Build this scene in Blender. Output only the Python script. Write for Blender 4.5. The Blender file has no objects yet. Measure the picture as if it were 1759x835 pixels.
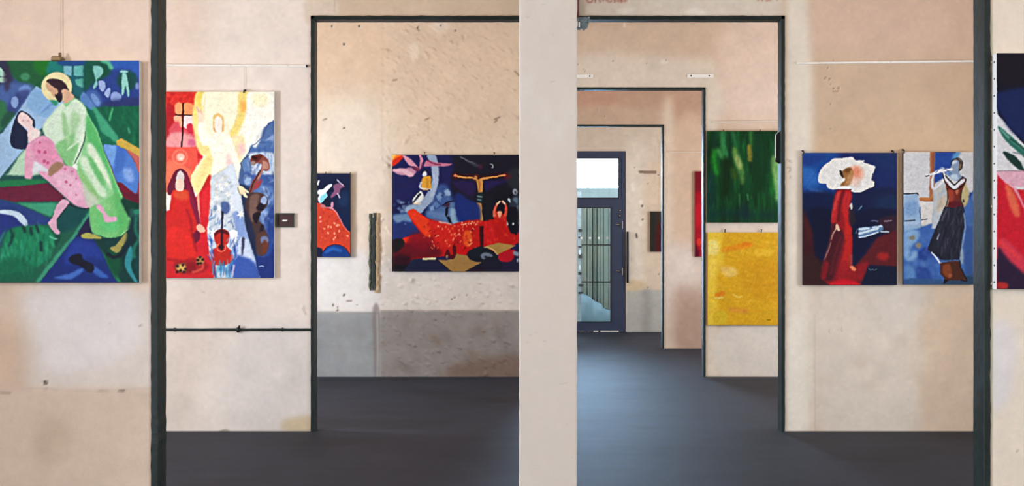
import bpy, math, random
import numpy as np

# ------------------------------------------------------------------ camera, sky, daylight, exposure
S = bpy.context.scene
COL = S.collection
F = 2000.0            # focal length in pixels of the 1759 wide frame
CX, CY = 900.5, 432.0  # vanishing point of the walls' depth lines
CZ = 1.386            # eye height
cam_d = bpy.data.cameras.new('camera')
cam = bpy.data.objects.new('camera', cam_d)
COL.objects.link(cam)
cam.location = (0, 0, CZ)
cam.rotation_euler = (math.pi / 2, 0, 0)
cam_d.sensor_width = 36.0
cam_d.lens = F / 1759.0 * 36.0
cam_d.shift_x = -(CX - 879.5) / 1759.0
cam_d.shift_y = (CY - 417.5) / 1759.0
cam_d.clip_end = 200
S.camera = cam
S.view_settings.view_transform = 'Standard'
S.view_settings.look = 'None'
S.view_settings.gamma = 1
S.view_settings.use_curve_mapping = False
S.view_settings.exposure = 0.0
S.cycles.use_denoising = True
S.cycles.max_bounces = 10
S.cycles.diffuse_bounces = 6

world = bpy.data.worlds.new('overcast_sky')
S.world = world
world.use_nodes = True
wn = world.node_tree
_n, _l = wn.nodes, wn.links
_bg = _n['Background']
_bg.inputs[0].default_value = (0.50, 0.69, 1.0, 1)
_tc = _n.new('ShaderNodeTexCoord')
_sx = _n.new('ShaderNodeSeparateXYZ')
_mr = _n.new('ShaderNodeMapRange')       # hazy bright horizon beyond the end wall, dimmer overhead
_mr.interpolation_type = 'SMOOTHSTEP'
_mr.inputs['From Min'].default_value = 0.90
_mr.inputs['From Max'].default_value = 0.985
_mr.inputs['To Min'].default_value = 0.8
_mr.inputs['To Max'].default_value = 185.0
_l.new(_tc.outputs['Generated'], _sx.inputs[0])
_l.new(_sx.outputs['Y'], _mr.inputs['Value'])
_l.new(_mr.outputs[0], _bg.inputs[1])

Y1, Y2, Y3, Y4, Y5 = 5.016, 8.964, 12.877, 16.62, 20.06
XL, XR, CEIL, YB = -4.6, 5.0, 4.4, -3.2
T = 0.10              # thickness of the partition walls
WZ = 1.75             # height of the windows' centre
WINS = [(-0.6, 2.4, 2.9), (6.25, 1.8, 2.8), (10.25, 1.8, 2.8), (14.2, 1.7, 2.8), (17.9, 1.7, 2.8)]  # centre y, width, height


def area_light(name, loc, rot, sx, sy, power, color):
    d = bpy.data.lights.new(name, 'AREA')
    d.shape = 'RECTANGLE'
    d.size, d.size_y = sx, sy
    d.energy = power
    d.color = color
    o = bpy.data.objects.new(name, d)
    o.location = loc
    o.rotation_euler = rot
    COL.objects.link(o)
    return o


POW = [570, 208, 238, 282, 235]      # west side
POW_R = [300, 170, 208, 212, 196]    # east side, weaker, added as fill
for (wy, ww, wh), pw, pr in zip(WINS, POW, POW_R):   # daylight: west by windows, east lamps added as fill
    area_light('daylight_and_fill', (XL - 0.35, wy, WZ), (0, -math.pi / 2, 0), wh * .6, ww * .6, pw, (0.93, 1.0, 1.10))
    area_light('daylight_and_fill', (XR + 0.35, wy, WZ), (0, math.pi / 2, 0), wh, ww, pr, (0.93, 1.0, 1.08))


_p = area_light('door_portal', (0.9, Y5 + 0.12, 1.6), (-math.pi / 2, 0, 0), 1.7, 3.1, 1, (1, 1, 1))
_p.data.cycles.is_portal = True


def W(px, py, Y):
    """point of the plane at depth Y that the photograph shows at px, py"""
    return ((px - CX) * Y / F, CZ - (py - CY) * Y / F)


# ------------------------------------------------------------------ materials
def lin(c):
    c = np.asarray(c, float) / 255.0
    return np.where(c <= 0.04045, c / 12.92, ((c + 0.055) / 1.055) ** 2.4)


def rgba(c):
    l = lin(c)
    return (float(l[0]), float(l[1]), float(l[2]), 1)


def mat(name, color=None, rough=0.8, metal=0.0, attr=False, noise=None, bump=None, chips=None, spec=None, mottles=None, tint=None):
    m = bpy.data.materials.new(name)
    m.use_nodes = True
    nt = m.node_tree
    N, L = nt.nodes, nt.links
    b = N['Principled BSDF']
    b.inputs['Roughness'].default_value = rough
    b.inputs['Metallic'].default_value = metal
    if tint:
        b.inputs['Specular Tint'].default_value = tint + (1,)
    if spec is not None:
        b.inputs['Specular IOR Level'].default_value = spec
    tc = N.new('ShaderNodeTexCoord')
    if attr:
        a = N.new('ShaderNodeAttribute')
        a.attribute_name = 'paint'
        out = a.outputs['Color']
    else:
        r = N.new('ShaderNodeRGB')
        r.outputs[0].default_value = rgba(color)
        out = r.outputs[0]

    def tex(scale, detail=4.0, stretch=None, rough_=0.6):
        n = N.new('ShaderNodeTexNoise')
        n.inputs['Scale'].default_value = scale
        n.inputs['Detail'].default_value = detail
        n.inputs['Roughness'].default_value = rough_
        if stretch:
            mp = N.new('ShaderNodeMapping')
            mp.inputs['Scale'].default_value = stretch
            L.new(tc.outputs['Object'], mp.inputs['Vector'])
            L.new(mp.outputs[0], n.inputs['Vector'])
        else:
            L.new(tc.outputs['Object'], n.inputs['Vector'])
        return n.outputs['Fac']

    def mix(fac, c1, c2, kind='MIX'):
        x = N.new('ShaderNodeMix')
        x.data_type = 'RGBA'
        x.blend_type = kind
        for sock, v in ((x.inputs['Factor'], fac), (x.inputs[6], c1), (x.inputs[7], c2)):
            if hasattr(v, 'links'):
                L.new(v, sock)
            else:
                sock.default_value = v
        return x.outputs[2]

    def ramp(v, lo, hi):
        r = N.new('ShaderNodeMapRange')
        r.inputs['From Min'].default_value = lo
        r.inputs['From Max'].default_value = hi
        L.new(v, r.inputs['Value'])
        return r.outputs[0]
    if mottles:      # list of (colour, scale, lo, hi, strength, stretch)
        for c, sc, lo, hi, st, strch in mottles:
            f = ramp(tex(sc, 5, strch), lo, hi)
            mu = N.new('ShaderNodeMath')
            mu.operation = 'MULTIPLY'
            mu.inputs[1].default_value = st
            L.new(f, mu.inputs[0])
            out = mix(mu.outputs[0], out, rgba(c))
    if noise:        # (scale, amount)
        for sc, am in noise:
            f = ramp(tex(sc), 0.25, 0.75)
            k1, k2 = 1 - am, 1 + am
            g = N.new('ShaderNodeMapRange')
            g.inputs['To Min'].default_value = k1
            g.inputs['To Max'].default_value = k2
            L.new(f, g.inputs['Value'])
            vm = N.new('ShaderNodeVectorMath')
            vm.operation = 'SCALE'
            L.new(out, vm.inputs[0])
            L.new(g.outputs[0], vm.inputs['Scale'])
            out = vm.outputs[0]
    if chips:
        c, sc, th = chips
        f = ramp(tex(sc, 6), th, th + 0.03)
        out = mix(f, out, rgba(c))
    L.new(out, b.inputs['Base Color'])
    if bump:
        nb = N.new('ShaderNodeBump')
        nb.inputs['Strength'].default_value = bump[1]
        nb.inputs['Distance'].default_value = bump[2] if len(bump) > 2 else 0.01
        L.new(tex(bump[0], 6), nb.inputs['Height'])
        L.new(nb.outputs[0], b.inputs['Normal'])
    return m


# ------------------------------------------------------------------ mesh helpers
def obj(name, verts, faces, m=None, parent=None, smooth=False, colors=None, loc=None):
    me = bpy.data.meshes.new(name)
    me.from_pydata([tuple(v) for v in verts], [], [tuple(f) for f in faces])
    me.update()
    if m:
        me.materials.append(m)
    if smooth:
        me.polygons.foreach_set('use_smooth', [True] * len(me.polygons))
    if colors is not None:
        ca = me.color_attributes.new('paint', 'FLOAT_COLOR', 'POINT')
        ca.data.foreach_set('color', np.asarray(colors, np.float32).ravel())
    o = bpy.data.objects.new(name, me)
    COL.objects.link(o)
    if parent:
        o.parent = parent
    if loc:
        o.location = loc
    return o


class MB:
    """collects shapes into ONE mesh"""
    def __init__(s):
        s.v, s.f = [], []

    def box(s, a, b, bev=0.0, jit=0.0, rnd=None):
        x0, y0, z0 = a
        x1, y1, z1 = b
        if bev > 0:
            # chamfered box: 24 vertices
            k = len(s.v)
            idx = {}
            for ix, x in ((0, x0), (1, x1)):
                for iy, y in ((0, y0), (1, y1)):
                    for iz, z in ((0, z0), (1, z1)):
                        sx, sy, sz = (1 if ix == 0 else -1) * bev, (1 if iy == 0 else -1) * bev, (1 if iz == 0 else -1) * bev
                        for ax, p in (('x', (x, y + sy, z + sz)), ('y', (x + sx, y, z + sz)), ('z', (x + sx, y + sy, z))):
                            idx[(ix, iy, iz, ax)] = len(s.v)
                            s.v.append(p)
            I = idx
            s.f += [(I[0, 0, 0, 'x'], I[0, 0, 1, 'x'], I[0, 1, 1, 'x'], I[0, 1, 0, 'x']), (I[1, 0, 0, 'x'], I[1, 1, 0, 'x'], I[1, 1, 1, 'x'], I[1, 0, 1, 'x']),
                    (I[0, 0, 0, 'y'], I[1, 0, 0, 'y'], I[1, 0, 1, 'y'], I[0, 0, 1, 'y']), (I[0, 1, 0, 'y'], I[0, 1, 1, 'y'], I[1, 1, 1, 'y'], I[1, 1, 0, 'y']),
                    (I[0, 0, 0, 'z'], I[0, 1, 0, 'z'], I[1, 1, 0, 'z'], I[1, 0, 0, 'z']), (I[0, 0, 1, 'z'], I[1, 0, 1, 'z'], I[1, 1, 1, 'z'], I[0, 1, 1, 'z'])]
            for iy in (0, 1):
                for iz in (0, 1):
                    s.f.append((I[0, iy, iz, 'y'], I[1, iy, iz, 'y'], I[1, iy, iz, 'z'], I[0, iy, iz, 'z']))
            for ix in (0, 1):
                for iz in (0, 1):
                    s.f.append((I[ix, 0, iz, 'x'], I[ix, 1, iz, 'x'], I[ix, 1, iz, 'z'], I[ix, 0, iz, 'z']))
            for ix in (0, 1):
                for iy in (0, 1):
                    s.f.append((I[ix, iy, 0, 'x'], I[ix, iy, 1, 'x'], I[ix, iy, 1, 'y'], I[ix, iy, 0, 'y']))
            for ix in (0, 1):
                for iy in (0, 1):
                    for iz in (0, 1):
                        s.f.append((I[ix, iy, iz, 'x'], I[ix, iy, iz, 'y'], I[ix, iy, iz, 'z']))
            return s
        k = len(s.v)
        s.v += [(x0, y0, z0), (x1, y0, z0), (x1, y1, z0), (x0, y1, z0), (x0, y0, z1), (x1, y0, z1), (x1, y1, z1), (x0, y1, z1)]
        s.f += [(k, k + 3, k + 2, k + 1), (k + 4, k + 5, k + 6, k + 7), (k, k + 1, k + 5, k + 4), (k + 1, k + 2, k + 6, k + 5), (k + 2, k + 3, k + 7, k + 6), (k + 3, k, k + 4, k + 7)]
        return s

    def tube(s, pts, r, n=10, cap=True):
        P = [np.array(p, float) for p in pts]
        rs = r if hasattr(r, '__len__') else [r] * len(P)
        k = len(s.v)
        for i, p in enumerate(P):
            d = P[min(i + 1, len(P) - 1)] - P[max(i - 1, 0)]
            d /= np.linalg.norm(d) + 1e-9
            up = np.array((0, 0, 1.0)) if abs(d[2]) < 0.9 else np.array((1.0, 0, 0))
            u = np.cross(d, up)
            u /= np.linalg.norm(u)
            w = np.cross(d, u)
            for j in range(n):
                a = 2 * math.pi * j / n
                s.v.append(tuple(p + rs[i] * (math.cos(a) * u + math.sin(a) * w)))
        for i in range(len(P) - 1):
            for j in range(n):
                j2 = (j + 1) % n
                s.f.append((k + i * n + j, k + i * n + j2, k + (i + 1) * n + j2, k + (i + 1) * n + j))
        if cap:
            s.f.append(tuple(k + j for j in range(n))[::-1])
            s.f.append(tuple(k + (len(P) - 1) * n + j for j in range(n)))
        return s

    def prism(s, poly, y0, y1):
        """outline in x, z pushed from y0 to y1"""
        k, n = len(s.v), len(poly)
        s.v += [(x, y0, z) for x, z in poly] + [(x, y1, z) for x, z in poly]
        s.f.append(tuple(range(k, k + n)))
        s.f.append(tuple(range(k + n, k + 2 * n))[::-1])
        for i in range(n):
            j = (i + 1) % n
            s.f.append((k + i, k + n + i, k + n + j, k + j))
        return s

    def lathe(s, prof, c, axis='y', n=16):
        """prof: (radius, offset along the axis)"""
        k = len(s.v)
        for r, h in prof:
            for j in range(n):
                a = 2 * math.pi * j / n
                u, w = r * math.cos(a), r * math.sin(a)
                s.v.append({'y': (c[0] + u, c[1] + h, c[2] + w), 'x': (c[0] + h, c[1] + u, c[2] + w), 'z': (c[0] + u, c[1] + w, c[2] + h)}[axis])
        for i in range(len(prof) - 1):
            for j in range(n):
                j2 = (j + 1) % n
                s.f.append((k + i * n + j, k + i * n + j2, k + (i + 1) * n + j2, k + (i + 1) * n + j))
        s.f.append(tuple(k + j for j in range(n)))
        s.f.append(tuple(k + (len(prof) - 1) * n + j for j in range(n)))
        return s

    def build(s, name, m, parent=None, smooth=False, loc=None):
        return obj(name, s.v, s.f, m, parent, smooth, None, loc)


def tag(o, label=None, cat=None, group=None, kind=None):
    for k, v in (('label', label), ('category', cat), ('group', group), ('kind', kind)):
        if v:
            o[k] = v
    return o


def thing(name, loc, label, cat, group=None):
    o = bpy.data.objects.new(name, None)
    o.empty_display_size = 0.1
    o.location = loc
    COL.objects.link(o)
    return tag(o, label, cat, group)


# ------------------------------------------------------------------ brush: paints colour fields that become vertex paint
def smooth_closed(p, n=6, closed=True):
    p = np.asarray(p, float)
    m = len(p)
    out = []
    rng = range(m) if closed else range(m - 1)
    for i in rng:
        if closed:
            a, b, c, d = p[(i - 1) % m], p[i], p[(i + 1) % m], p[(i + 2) % m]
        else:
            a, b, c, d = p[max(i - 1, 0)], p[i], p[i + 1], p[min(i + 2, m - 1)]
        for t in np.arange(n) / n:
            out.append(0.5 * ((2 * b) + (-a + c) * t + (2 * a - 5 * b + 4 * c - d) * t * t + (-a + 3 * b - 3 * c + d) * t ** 3))
    if not closed:
        out.append(p[-1])
    return np.array(out)


def blur1(a, sg):
    if sg < 0.3:
        return a
    r = int(math.ceil(sg * 2.5))
    k = np.exp(-0.5 * (np.arange(-r, r + 1) / sg) ** 2)
    k /= k.sum()
    for ax in (0, 1):
        pad = [(0, 0)] * a.ndim
        pad[ax] = (r, r)
        b = np.pad(a, pad, mode='edge')
        out = np.zeros_like(a)
        for i, w in enumerate(k):
            sl = [slice(None)] * a.ndim
            sl[ax] = slice(i, i + a.shape[ax])
            out += w * b[tuple(sl)]
        a = out
    return a


class Art:
    def __init__(s, x0, y0, x1, y1, res=1.5, base=(128, 128, 128), seed=1):
        s.x0, s.y0, s.x1, s.y1, s.res = x0, y0, x1, y1, res
        s.w, s.h = int(round((x1 - x0) * res)) + 1, int(round((y1 - y0) * res)) + 1
        s.im = np.zeros((s.h, s.w, 3)) + np.array(base, float)
        s.rs = np.random.RandomState(seed)
        s.view(0, 0, 1)
        s.done = False
        s.soft = 1.0 if x1 - x0 > 900 or base[0] > 180 or base[0] == 0 else .34

    def view(s, x0, y0, k):
        s.v0 = (x0, y0, k)
        return s

    def tp(s, pts):
        """from the coordinates of a zoomed view to this picture's own grid"""
        p = np.asarray(pts, float)
        x = (s.v0[0] + p[..., 0] / s.v0[2] - s.x0) * s.res
        y = (s.v0[1] + p[..., 1] / s.v0[2] - s.y0) * s.res
        return np.stack([x, y], -1)

    def field(s, sx, sy, ang=0):
        """band-limited noise, about -1 .. 1, with grain sizes sx, sy in photo pixels"""
        sx, sy = sx * s.res, sy * s.res
        h, w = int(s.h / sy) + 4, int(s.w / sx) + 4
        if ang:
            n = int(math.hypot(s.h, s.w))
            h, w = int(n / sy) + 5, int(n / sx) + 5
        g = s.rs.normal(size=(h, w)) * 0.6
        yy, xx = np.mgrid[0:s.h, 0:s.w].astype(float)
        if ang:
            c, d = math.cos(ang), math.sin(ang)
            xc, yc = xx - s.w / 2, yy - s.h / 2
            xx, yy = c * xc + d * yc, -d * xc + c * yc
            n = math.hypot(s.h, s.w) / 2
            xx, yy = xx + n, yy + n
        u, v = xx / sx + 1, yy / sy + 1
        u = np.clip(u, 0, w - 2.001)
        v = np.clip(v, 0, h - 2.001)
        iu, iv = u.astype(int), v.astype(int)
        fu, fv = u - iu, v - iv
        fu, fv = fu * fu * (3 - 2 * fu), fv * fv * (3 - 2 * fv)
        return (g[iv, iu] * (1 - fu) + g[iv, iu + 1] * fu) * (1 - fv) + (g[iv + 1, iu] * (1 - fu) + g[iv + 1, iu + 1] * fu) * fv

    def _comp(s, mask, bx, col, alpha):
        x0, y0, x1, y1 = bx
        a = (mask * alpha)[..., None]
        if isinstance(col, np.ndarray) and col.ndim == 3:
            c = col
        else:
            c = np.array(col, float)
        s.im[y0:y1, x0:x1] = s.im[y0:y1, x0:x1] * (1 - a) + c * a

    def _box(s, p, pad):
        x0 = max(0, int(math.floor(p[:, 0].min() - pad)))
        y0 = max(0, int(math.floor(p[:, 1].min() - pad)))
        x1 = min(s.w, int(math.ceil(p[:, 0].max() + pad)) + 1)
        y1 = min(s.h, int(math.ceil(p[:, 1].max() + pad)) + 1)
        return (x0, y0, x1, y1) if x1 > x0 and y1 > y0 else None

    def p(s, pts, col, blur=0.35, alpha=1.0, sm=True, col2=None, g=None):
        """filled outline; with col2 a gradient from g[0] to g[1]"""
        q = s.tp(smooth_closed(pts) if sm else pts)
        if s.soft < 1:
            blur = blur * .75 if blur < 1 else .75 + (blur - 1) * s.soft
        b = blur * s.res
        bx = s._box(q, b * 3 + 2)
        if not bx:
            return s
        x0, y0, x1, y1 = bx
        acc = np.zeros((y1 - y0, x1 - x0))
        for ox, oy in ((-.25, -.25), (.25, -.25), (-.25, .25), (.25, .25)):
            yy = np.arange(y0, y1)[:, None] + oy
            xx = np.arange(x0, x1)[None, :] + ox
            ins = np.zeros(acc.shape, bool)
            for i in range(len(q)):
                xa, ya = q[i]
                xb, yb = q[(i + 1) % len(q)]
                if ya == yb:
                    continue
                c = (ya > yy) != (yb > yy)
                ins ^= c & (xx < (xb - xa) * (yy - ya) / (yb - ya) + xa)
            acc += ins
        m = blur1(acc / 4.0, b)
        if col2 is not None:
            ga, gb = s.tp(np.array(g))
            d = gb - ga
            yy, xx = np.mgrid[y0:y1, x0:x1]
            t = np.clip(((xx - ga[0]) * d[0] + (yy - ga[1]) * d[1]) / (d @ d), 0, 1)[..., None]
            col = np.array(col, float) * (1 - t) + np.array(col2, float) * t
        s._comp(m, bx, col, alpha)
        return s

    def l(s, pts, wd, col, blur=0.3, alpha=1.0, sm=True):
        """stroke; wd in photo pixels, one width or one per point"""
        pts = np.asarray(pts, float)
        ws = np.array(wd if hasattr(wd, '__len__') else [wd] * len(pts), float) * s.res / 2
        if sm and len(pts) > 2:
            q = smooth_closed(pts, 5, False)
            ws = np.interp(np.linspace(0, 1, len(q)), np.linspace(0, 1, len(ws)), ws)
        else:
            q = pts
        q = s.tp(q)
        b = blur * s.res
        bx = s._box(q, ws.max() + b * 3 + 2)
        if not bx:
            return s
        x0, y0, x1, y1 = bx
        yy, xx = np.mgrid[y0:y1, x0:x1].astype(float)
        m = np.zeros(xx.shape)
        for i in range(len(q) - 1):
            a, c = q[i], q[i + 1]
            d = c - a
            t = np.clip(((xx - a[0]) * d[0] + (yy - a[1]) * d[1]) / (d @ d + 1e-9), 0, 1)
            r = np.hypot(xx - a[0] - t * d[0], yy - a[1] - t * d[1])
            m = np.maximum(m, np.clip(ws[i] * (1 - t) + ws[i + 1] * t - r + 0.5, 0, 1))
        s._comp(blur1(m, b), bx, col, alpha)
        return s

    def e(s, cx, cy, rx, ry, col, blur=0.3, alpha=1.0, rot=0.0):
        """ellipse, radii in the view's units"""
        a = np.linspace(0, 2 * math.pi, 28, endpoint=False)
        c, d = math.cos(rot), math.sin(rot)
        x, y = rx * np.cos(a), ry * np.sin(a)
        return s.p(np.stack([cx + c * x - d * y, cy + d * x + c * y], -1), col, blur, alpha, sm=False)

    def strokes(s, poly, n, length, width, cols, ang=0, jit=0.3, alpha=0.5, blur=0.5, seed=None):
        """n short brush strokes scattered inside an outline given in the view's units"""
        rs = np.random.RandomState(seed if seed is not None else s.rs.randint(1 << 30))
        P = np.asarray(poly, float)
        lo, hi = P.min(0), P.max(0)
        k = s.v0[2]
        got = 0
        for _ in range(n * 8):
            if got >= n:
                break
            x, y = lo + rs.rand(2) * (hi - lo)
            ins = False
            for i in range(len(P)):
                (xa, ya), (xb, yb) = P[i], P[(i + 1) % len(P)]
                if (ya > y) != (yb > y) and x < (xb - xa) * (y - ya) / (yb - ya) + xa:
                    ins = not ins
            if not ins:
                continue
            got += 1
            t = ang + rs.normal() * jit
            h = length * (0.5 + rs.rand()) * k / 2
            c = cols[rs.randint(len(cols))]
            dx, dy = math.cos(t) * h, math.sin(t) * h
            s.l([(x - dx, y - dy), (x + dx * 0.1, y + dy * 0.1 + rs.normal() * 0.3 * k), (x + dx, y + dy)], [width * 0.4, width * (0.6 + 0.8 * rs.rand()), width * 0.3], c, blur, alpha * (0.5 + 0.5 * rs.rand()))
        return s

    def grain(s, amt, sx, sy, ang=0):
        if s.soft < 1:
            amt *= .45
        s.im *= 1 + amt * s.field(sx, sy, ang)[..., None]
        return s

    def finish(s):
        """a hand-painted edge: the outlines wander a little, brush ridges, crisp contrast"""
        s.done = True
        yy, xx = np.mgrid[0:s.h, 0:s.w].astype(float)
        for sx, am in ((5.0, .5), (2.4, .3)):
            xx = xx + s.field(sx, sx) * am * s.res
            yy = yy + s.field(sx, sx) * am * s.res
        xx, yy = np.clip(xx, 0, s.w - 1.001), np.clip(yy, 0, s.h - 1.001)
        iu, iv = xx.astype(int), yy.astype(int)
        fu, fv = (xx - iu)[..., None], (yy - iv)[..., None]
        im = s.im
        im = (im[iv, iu] * (1 - fu) + im[iv, iu + 1] * fu) * (1 - fv) + (im[iv + 1, iu] * (1 - fu) + im[iv + 1, iu + 1] * fu) * fv
        im = im + .65 * (im - blur1(im, 1.2 * s.res)) + .22 * (im - blur1(im, 4 * s.res))
        im = im * (1 + .035 * s.field(1.6, 5.0, .5)[..., None] + .03 * s.field(6, 2, .3)[..., None])
        s.im = np.clip(im, 6, 255)

    def sample(s, px, py):
        """bilinear lookup, photo pixel coordinates -> linear colour"""
        if s.soft < 1 and not s.done:
            s.finish()
        u = np.clip((np.asarray(px) - s.x0) * s.res, 0, s.w - 1.001)
        v = np.clip((np.asarray(py) - s.y0) * s.res, 0, s.h - 1.001)
        iu, iv = u.astype(int), v.astype(int)
        fu, fv = (u - iu)[..., None], (v - iv)[..., None]
        im = s.im
        c = (im[iv, iu] * (1 - fu) + im[iv, iu + 1] * fu) * (1 - fv) + (im[iv + 1, iu] * (1 - fu) + im[iv + 1, iu + 1] * fu) * fv
        if s.soft >= 1:      # beyond the studied part of a wall: plain plaster of that side
            if not s.done:
                s.done = True
                k = max(4, s.w // 8)
                s.sides = (s.im[:, :k].mean((0, 1)), s.im[:, -k:].mean((0, 1)))
            t = np.maximum(np.maximum(s.x0 - px, px - s.x1), np.maximum(s.y0 - py, py - s.y1))
            t = np.clip(t / 60.0, 0, 1)[..., None]
            far = np.where((np.asarray(px) < (s.x0 + s.x1) / 2)[..., None], s.sides[0], s.sides[1])
            c = c * (1 - t) + far * t
        if s.soft < 1:       # pigments of the pictures: a little more depth than the sketch colours
            g = c.mean(-1, keepdims=True)
            c = np.clip(g + (c - g) * 0.92, 0, 255)
            c = 255 * (c / 255) ** 1.13
        return lin(np.clip(c, 0, 255))


def grid_obj(name, xs, zs, yfun, cfun, m, parent=None, hole=None, smooth=False, flip=False, origin=(0, 0, 0)):
    """sheet in the x-z plane facing the camera; hole(xc, zc) -> True where no face is made"""
    nx, nz = len(xs), len(zs)
    X, Z = np.meshgrid(xs, zs)
    Y = yfun(X, Z)
    V = np.stack([X - origin[0], Y - origin[1], Z - origin[2]], -1).reshape(-1, 3)
    C = cfun(X, Z)
    C = np.concatenate([C, np.ones(C.shape[:-1] + (1,))], -1).reshape(-1, 4)
    i, j = np.meshgrid(np.arange(nx - 1), np.arange(nz - 1))
    if hole is not None:
        xc, zc = (X[:-1, :-1] + X[1:, 1:]) / 2, (Z[:-1, :-1] + Z[1:, 1:]) / 2
        keep = ~hole(xc, zc)
    else:
        keep = np.ones(i.shape, bool)
    a = (j * nx + i)[keep]
    Q = np.stack([a, a + 1, a + nx + 1, a + nx], -1)
    used = np.zeros(len(V), bool)
    used[Q.ravel()] = True
    re = np.cumsum(used) - 1
    Q = re[Q]
    V, C = V[used], C[used]
    me = bpy.data.meshes.new(name)
    me.vertices.add(len(V))
    me.vertices.foreach_set('co', V.ravel())
    me.loops.add(Q.size)
    me.loops.foreach_set('vertex_index', Q.ravel().astype(np.int32))
    me.polygons.add(len(Q))
    me.polygons.foreach_set('loop_start', np.arange(0, Q.size, 4, dtype=np.int32))
    me.update(calc_edges=True)
    me.validate()
    ca = me.color_attributes.new('paint', 'FLOAT_COLOR', 'POINT')
    ca.data.foreach_set('color', C.astype(np.float32).ravel())
    me.materials.append(m)
    if smooth:
        me.polygons.foreach_set('use_smooth', [True] * len(me.polygons))
    o = bpy.data.objects.new(name, me)
    o.location = origin
    COL.objects.link(o)
    if parent:
        o.parent = parent
    return o

# ------------------------------------------------------------------ the painted surfaces of the canvases
def art_rescue():      # a bearded man in a pale green robe carries a woman in a pink dress
    A = Art(-32, 102, 245, 488, 1.3, (40, 96, 90), 11)
    A.view(0, 98, 5)
    # upper left blues and greens
    A.p([(-170, 0), (330, 20), (300, 300), (150, 480), (0, 640), (-170, 700)], (62, 92, 150), 3, sm=False)
    A.p([(-170, 10), (90, 20), (110, 200), (60, 240), (-170, 250)], (58, 62, 92), 6)
    A.p([(80, 15), (460, 15), (400, 180), (330, 290), (230, 240), (120, 180)], (38, 108, 66), 5)
    A.p([(300, 20), (430, 10), (440, 130), (370, 160), (300, 110)], (36, 130, 44), 5)
    A.p([(440, 20), (540, 25), (540, 140), (400, 140)], (30, 140, 130), 5)
    A.p([(0, 90), (50, 150), (45, 165), (-5, 160)], (176, 224, 206), .8)
    A.p([(0, 175), (50, 180), (60, 215), (0, 215)], (186, 226, 206), .8)
    A.p([(-170, 80), (-20, 90), (-20, 230), (-170, 230)], (150, 200, 190), 3)
    A.p([(0, 240), (100, 220), (290, 240), (250, 330), (180, 440), (60, 420), (0, 380)], (82, 112, 178), 6, .9)
    A.e(215, 290, 55, 50, (120, 158, 216), 4)
    A.e(215, 170, 40, 35, (72, 150, 110), 4)
    A.e(60, 180, 30, 120, (66, 56, 84), 5, .8)
    A.p([(150, 300), (260, 290), (190, 400), (110, 470), (60, 450)], (60, 74, 138), 5, .8)
    A.e(127, 388, 32, 52, (140, 170, 220), 1.2)
    A.p([(-170, 380), (30, 380), (60, 470), (130, 500), (60, 580), (-10, 640), (-170, 720)], (56, 130, 84), 5)
    A.p([(10, 560), (60, 470), (130, 480), (100, 520), (30, 600)], (40, 84, 74), 4, .8)
    # window panes behind the head
    A.p([(520, 25), (740, 25), (740, 300), (640, 330), (600, 180)], (34, 110, 120), 3)
    A.p([(520, 20), (760, 20), (740, 70), (520, 70)], (36, 84, 150), 3)
    for a in ([(545, 75), (618, 78), (615, 165), (550, 150)], [(636, 78), (715, 75), (715, 165), (636, 160)], [(645, 195), (716, 186), (716, 265), (660, 240)]):
        A.p(a, (128, 190, 208), 1, sm=False)
    A.p([(636, 78), (715, 75), (715, 165), (636, 160)], (100, 188, 176), 2, .8, sm=False)
    A.p([(645, 195), (716, 186), (716, 265), (660, 240)], (88, 188, 160), 2, .8, sm=False)
    # upper right, blue with small figures
    A.p([(740, 20), (1215, 20), (1215, 420), (820, 430), (720, 300)], (46, 74, 152), 3, sm=False)
    A.p([(740, 20), (900, 30), (930, 150), (800, 230), (720, 290)], (22, 98, 76), 6)
    A.p([(950, 25), (1215, 20), (1215, 200), (1110, 110), (960, 100)], (50, 100, 190), 7)
    A.e(900, 100, 60, 60, (20, 92, 72), 5)
    A.p([(740, 300), (830, 290), (880, 400), (840, 440), (760, 400)], (74, 110, 180), 4)
    A.p([(800, 80), (860, 80), (890, 120), (860, 170), (832, 190), (838, 240), (810, 275), (800, 255), (822, 200), (806, 140)], (136, 204, 196), 1.2)
    A.l([(880, 30), (930, 50), (955, 90)], 7, (96, 190, 160), 1.5)
    A.p([(845, 210), (870, 200), (900, 215), (905, 265), (880, 298), (855, 270)], (160, 182, 226), .8)
    A.p([(900, 300), (935, 265), (950, 290), (930, 350), (905, 330)], (164, 186, 230), .8)
    A.p([(955, 320), (985, 298), (1035, 315), (1040, 360), (1005, 395), (955, 375)], (146, 170, 222), 1)
    A.p([(780, 320), (820, 325), (860, 390), (840, 420), (800, 385)], (120, 156, 214), 2)
    A.e(1090, 200, 88, 85, (24, 88, 84), 5)
    A.e(1065, 125, 35, 15, (150, 210, 214), 1.5)
    A.p([(1050, 150), (1085, 145), (1100, 210), (1112, 320), (1098, 338), (1080, 250), (1062, 318), (1044, 310)], (152, 216, 206), 1)
    A.e(1180, 250, 18, 30, (150, 170, 220), 3, .8)
    A.p([(920, 380), (1215, 350), (1215, 430), (900, 440)], (48, 60, 122), 6)
    # right greens
    A.p([(820, 430), (1215, 420), (1215, 800), (1020, 690), (900, 520)], (16, 108, 76), 2, sm=False)
    A.strokes([(840, 440), (1200, 440), (1200, 770), (1000, 680)], 50, 14, 4, [(20, 140, 84), (10, 88, 70), (28, 126, 92), (14, 96, 60)], 1.3, .3, .5, 1.5)
    A.l([(965, 440), (940, 540)], 3, (90, 190, 130), 1)
    A.l([(1105, 610), (1110, 650)], 2, (90, 190, 150), 1)
    # light wedge from the left
    A.p([(310, 250), (560, 390), (330, 640), (0, 1040), (-170, 1100), (-170, 760), (20, 650), (160, 460)], (164, 198, 232), 1.5, sm=False)
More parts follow.
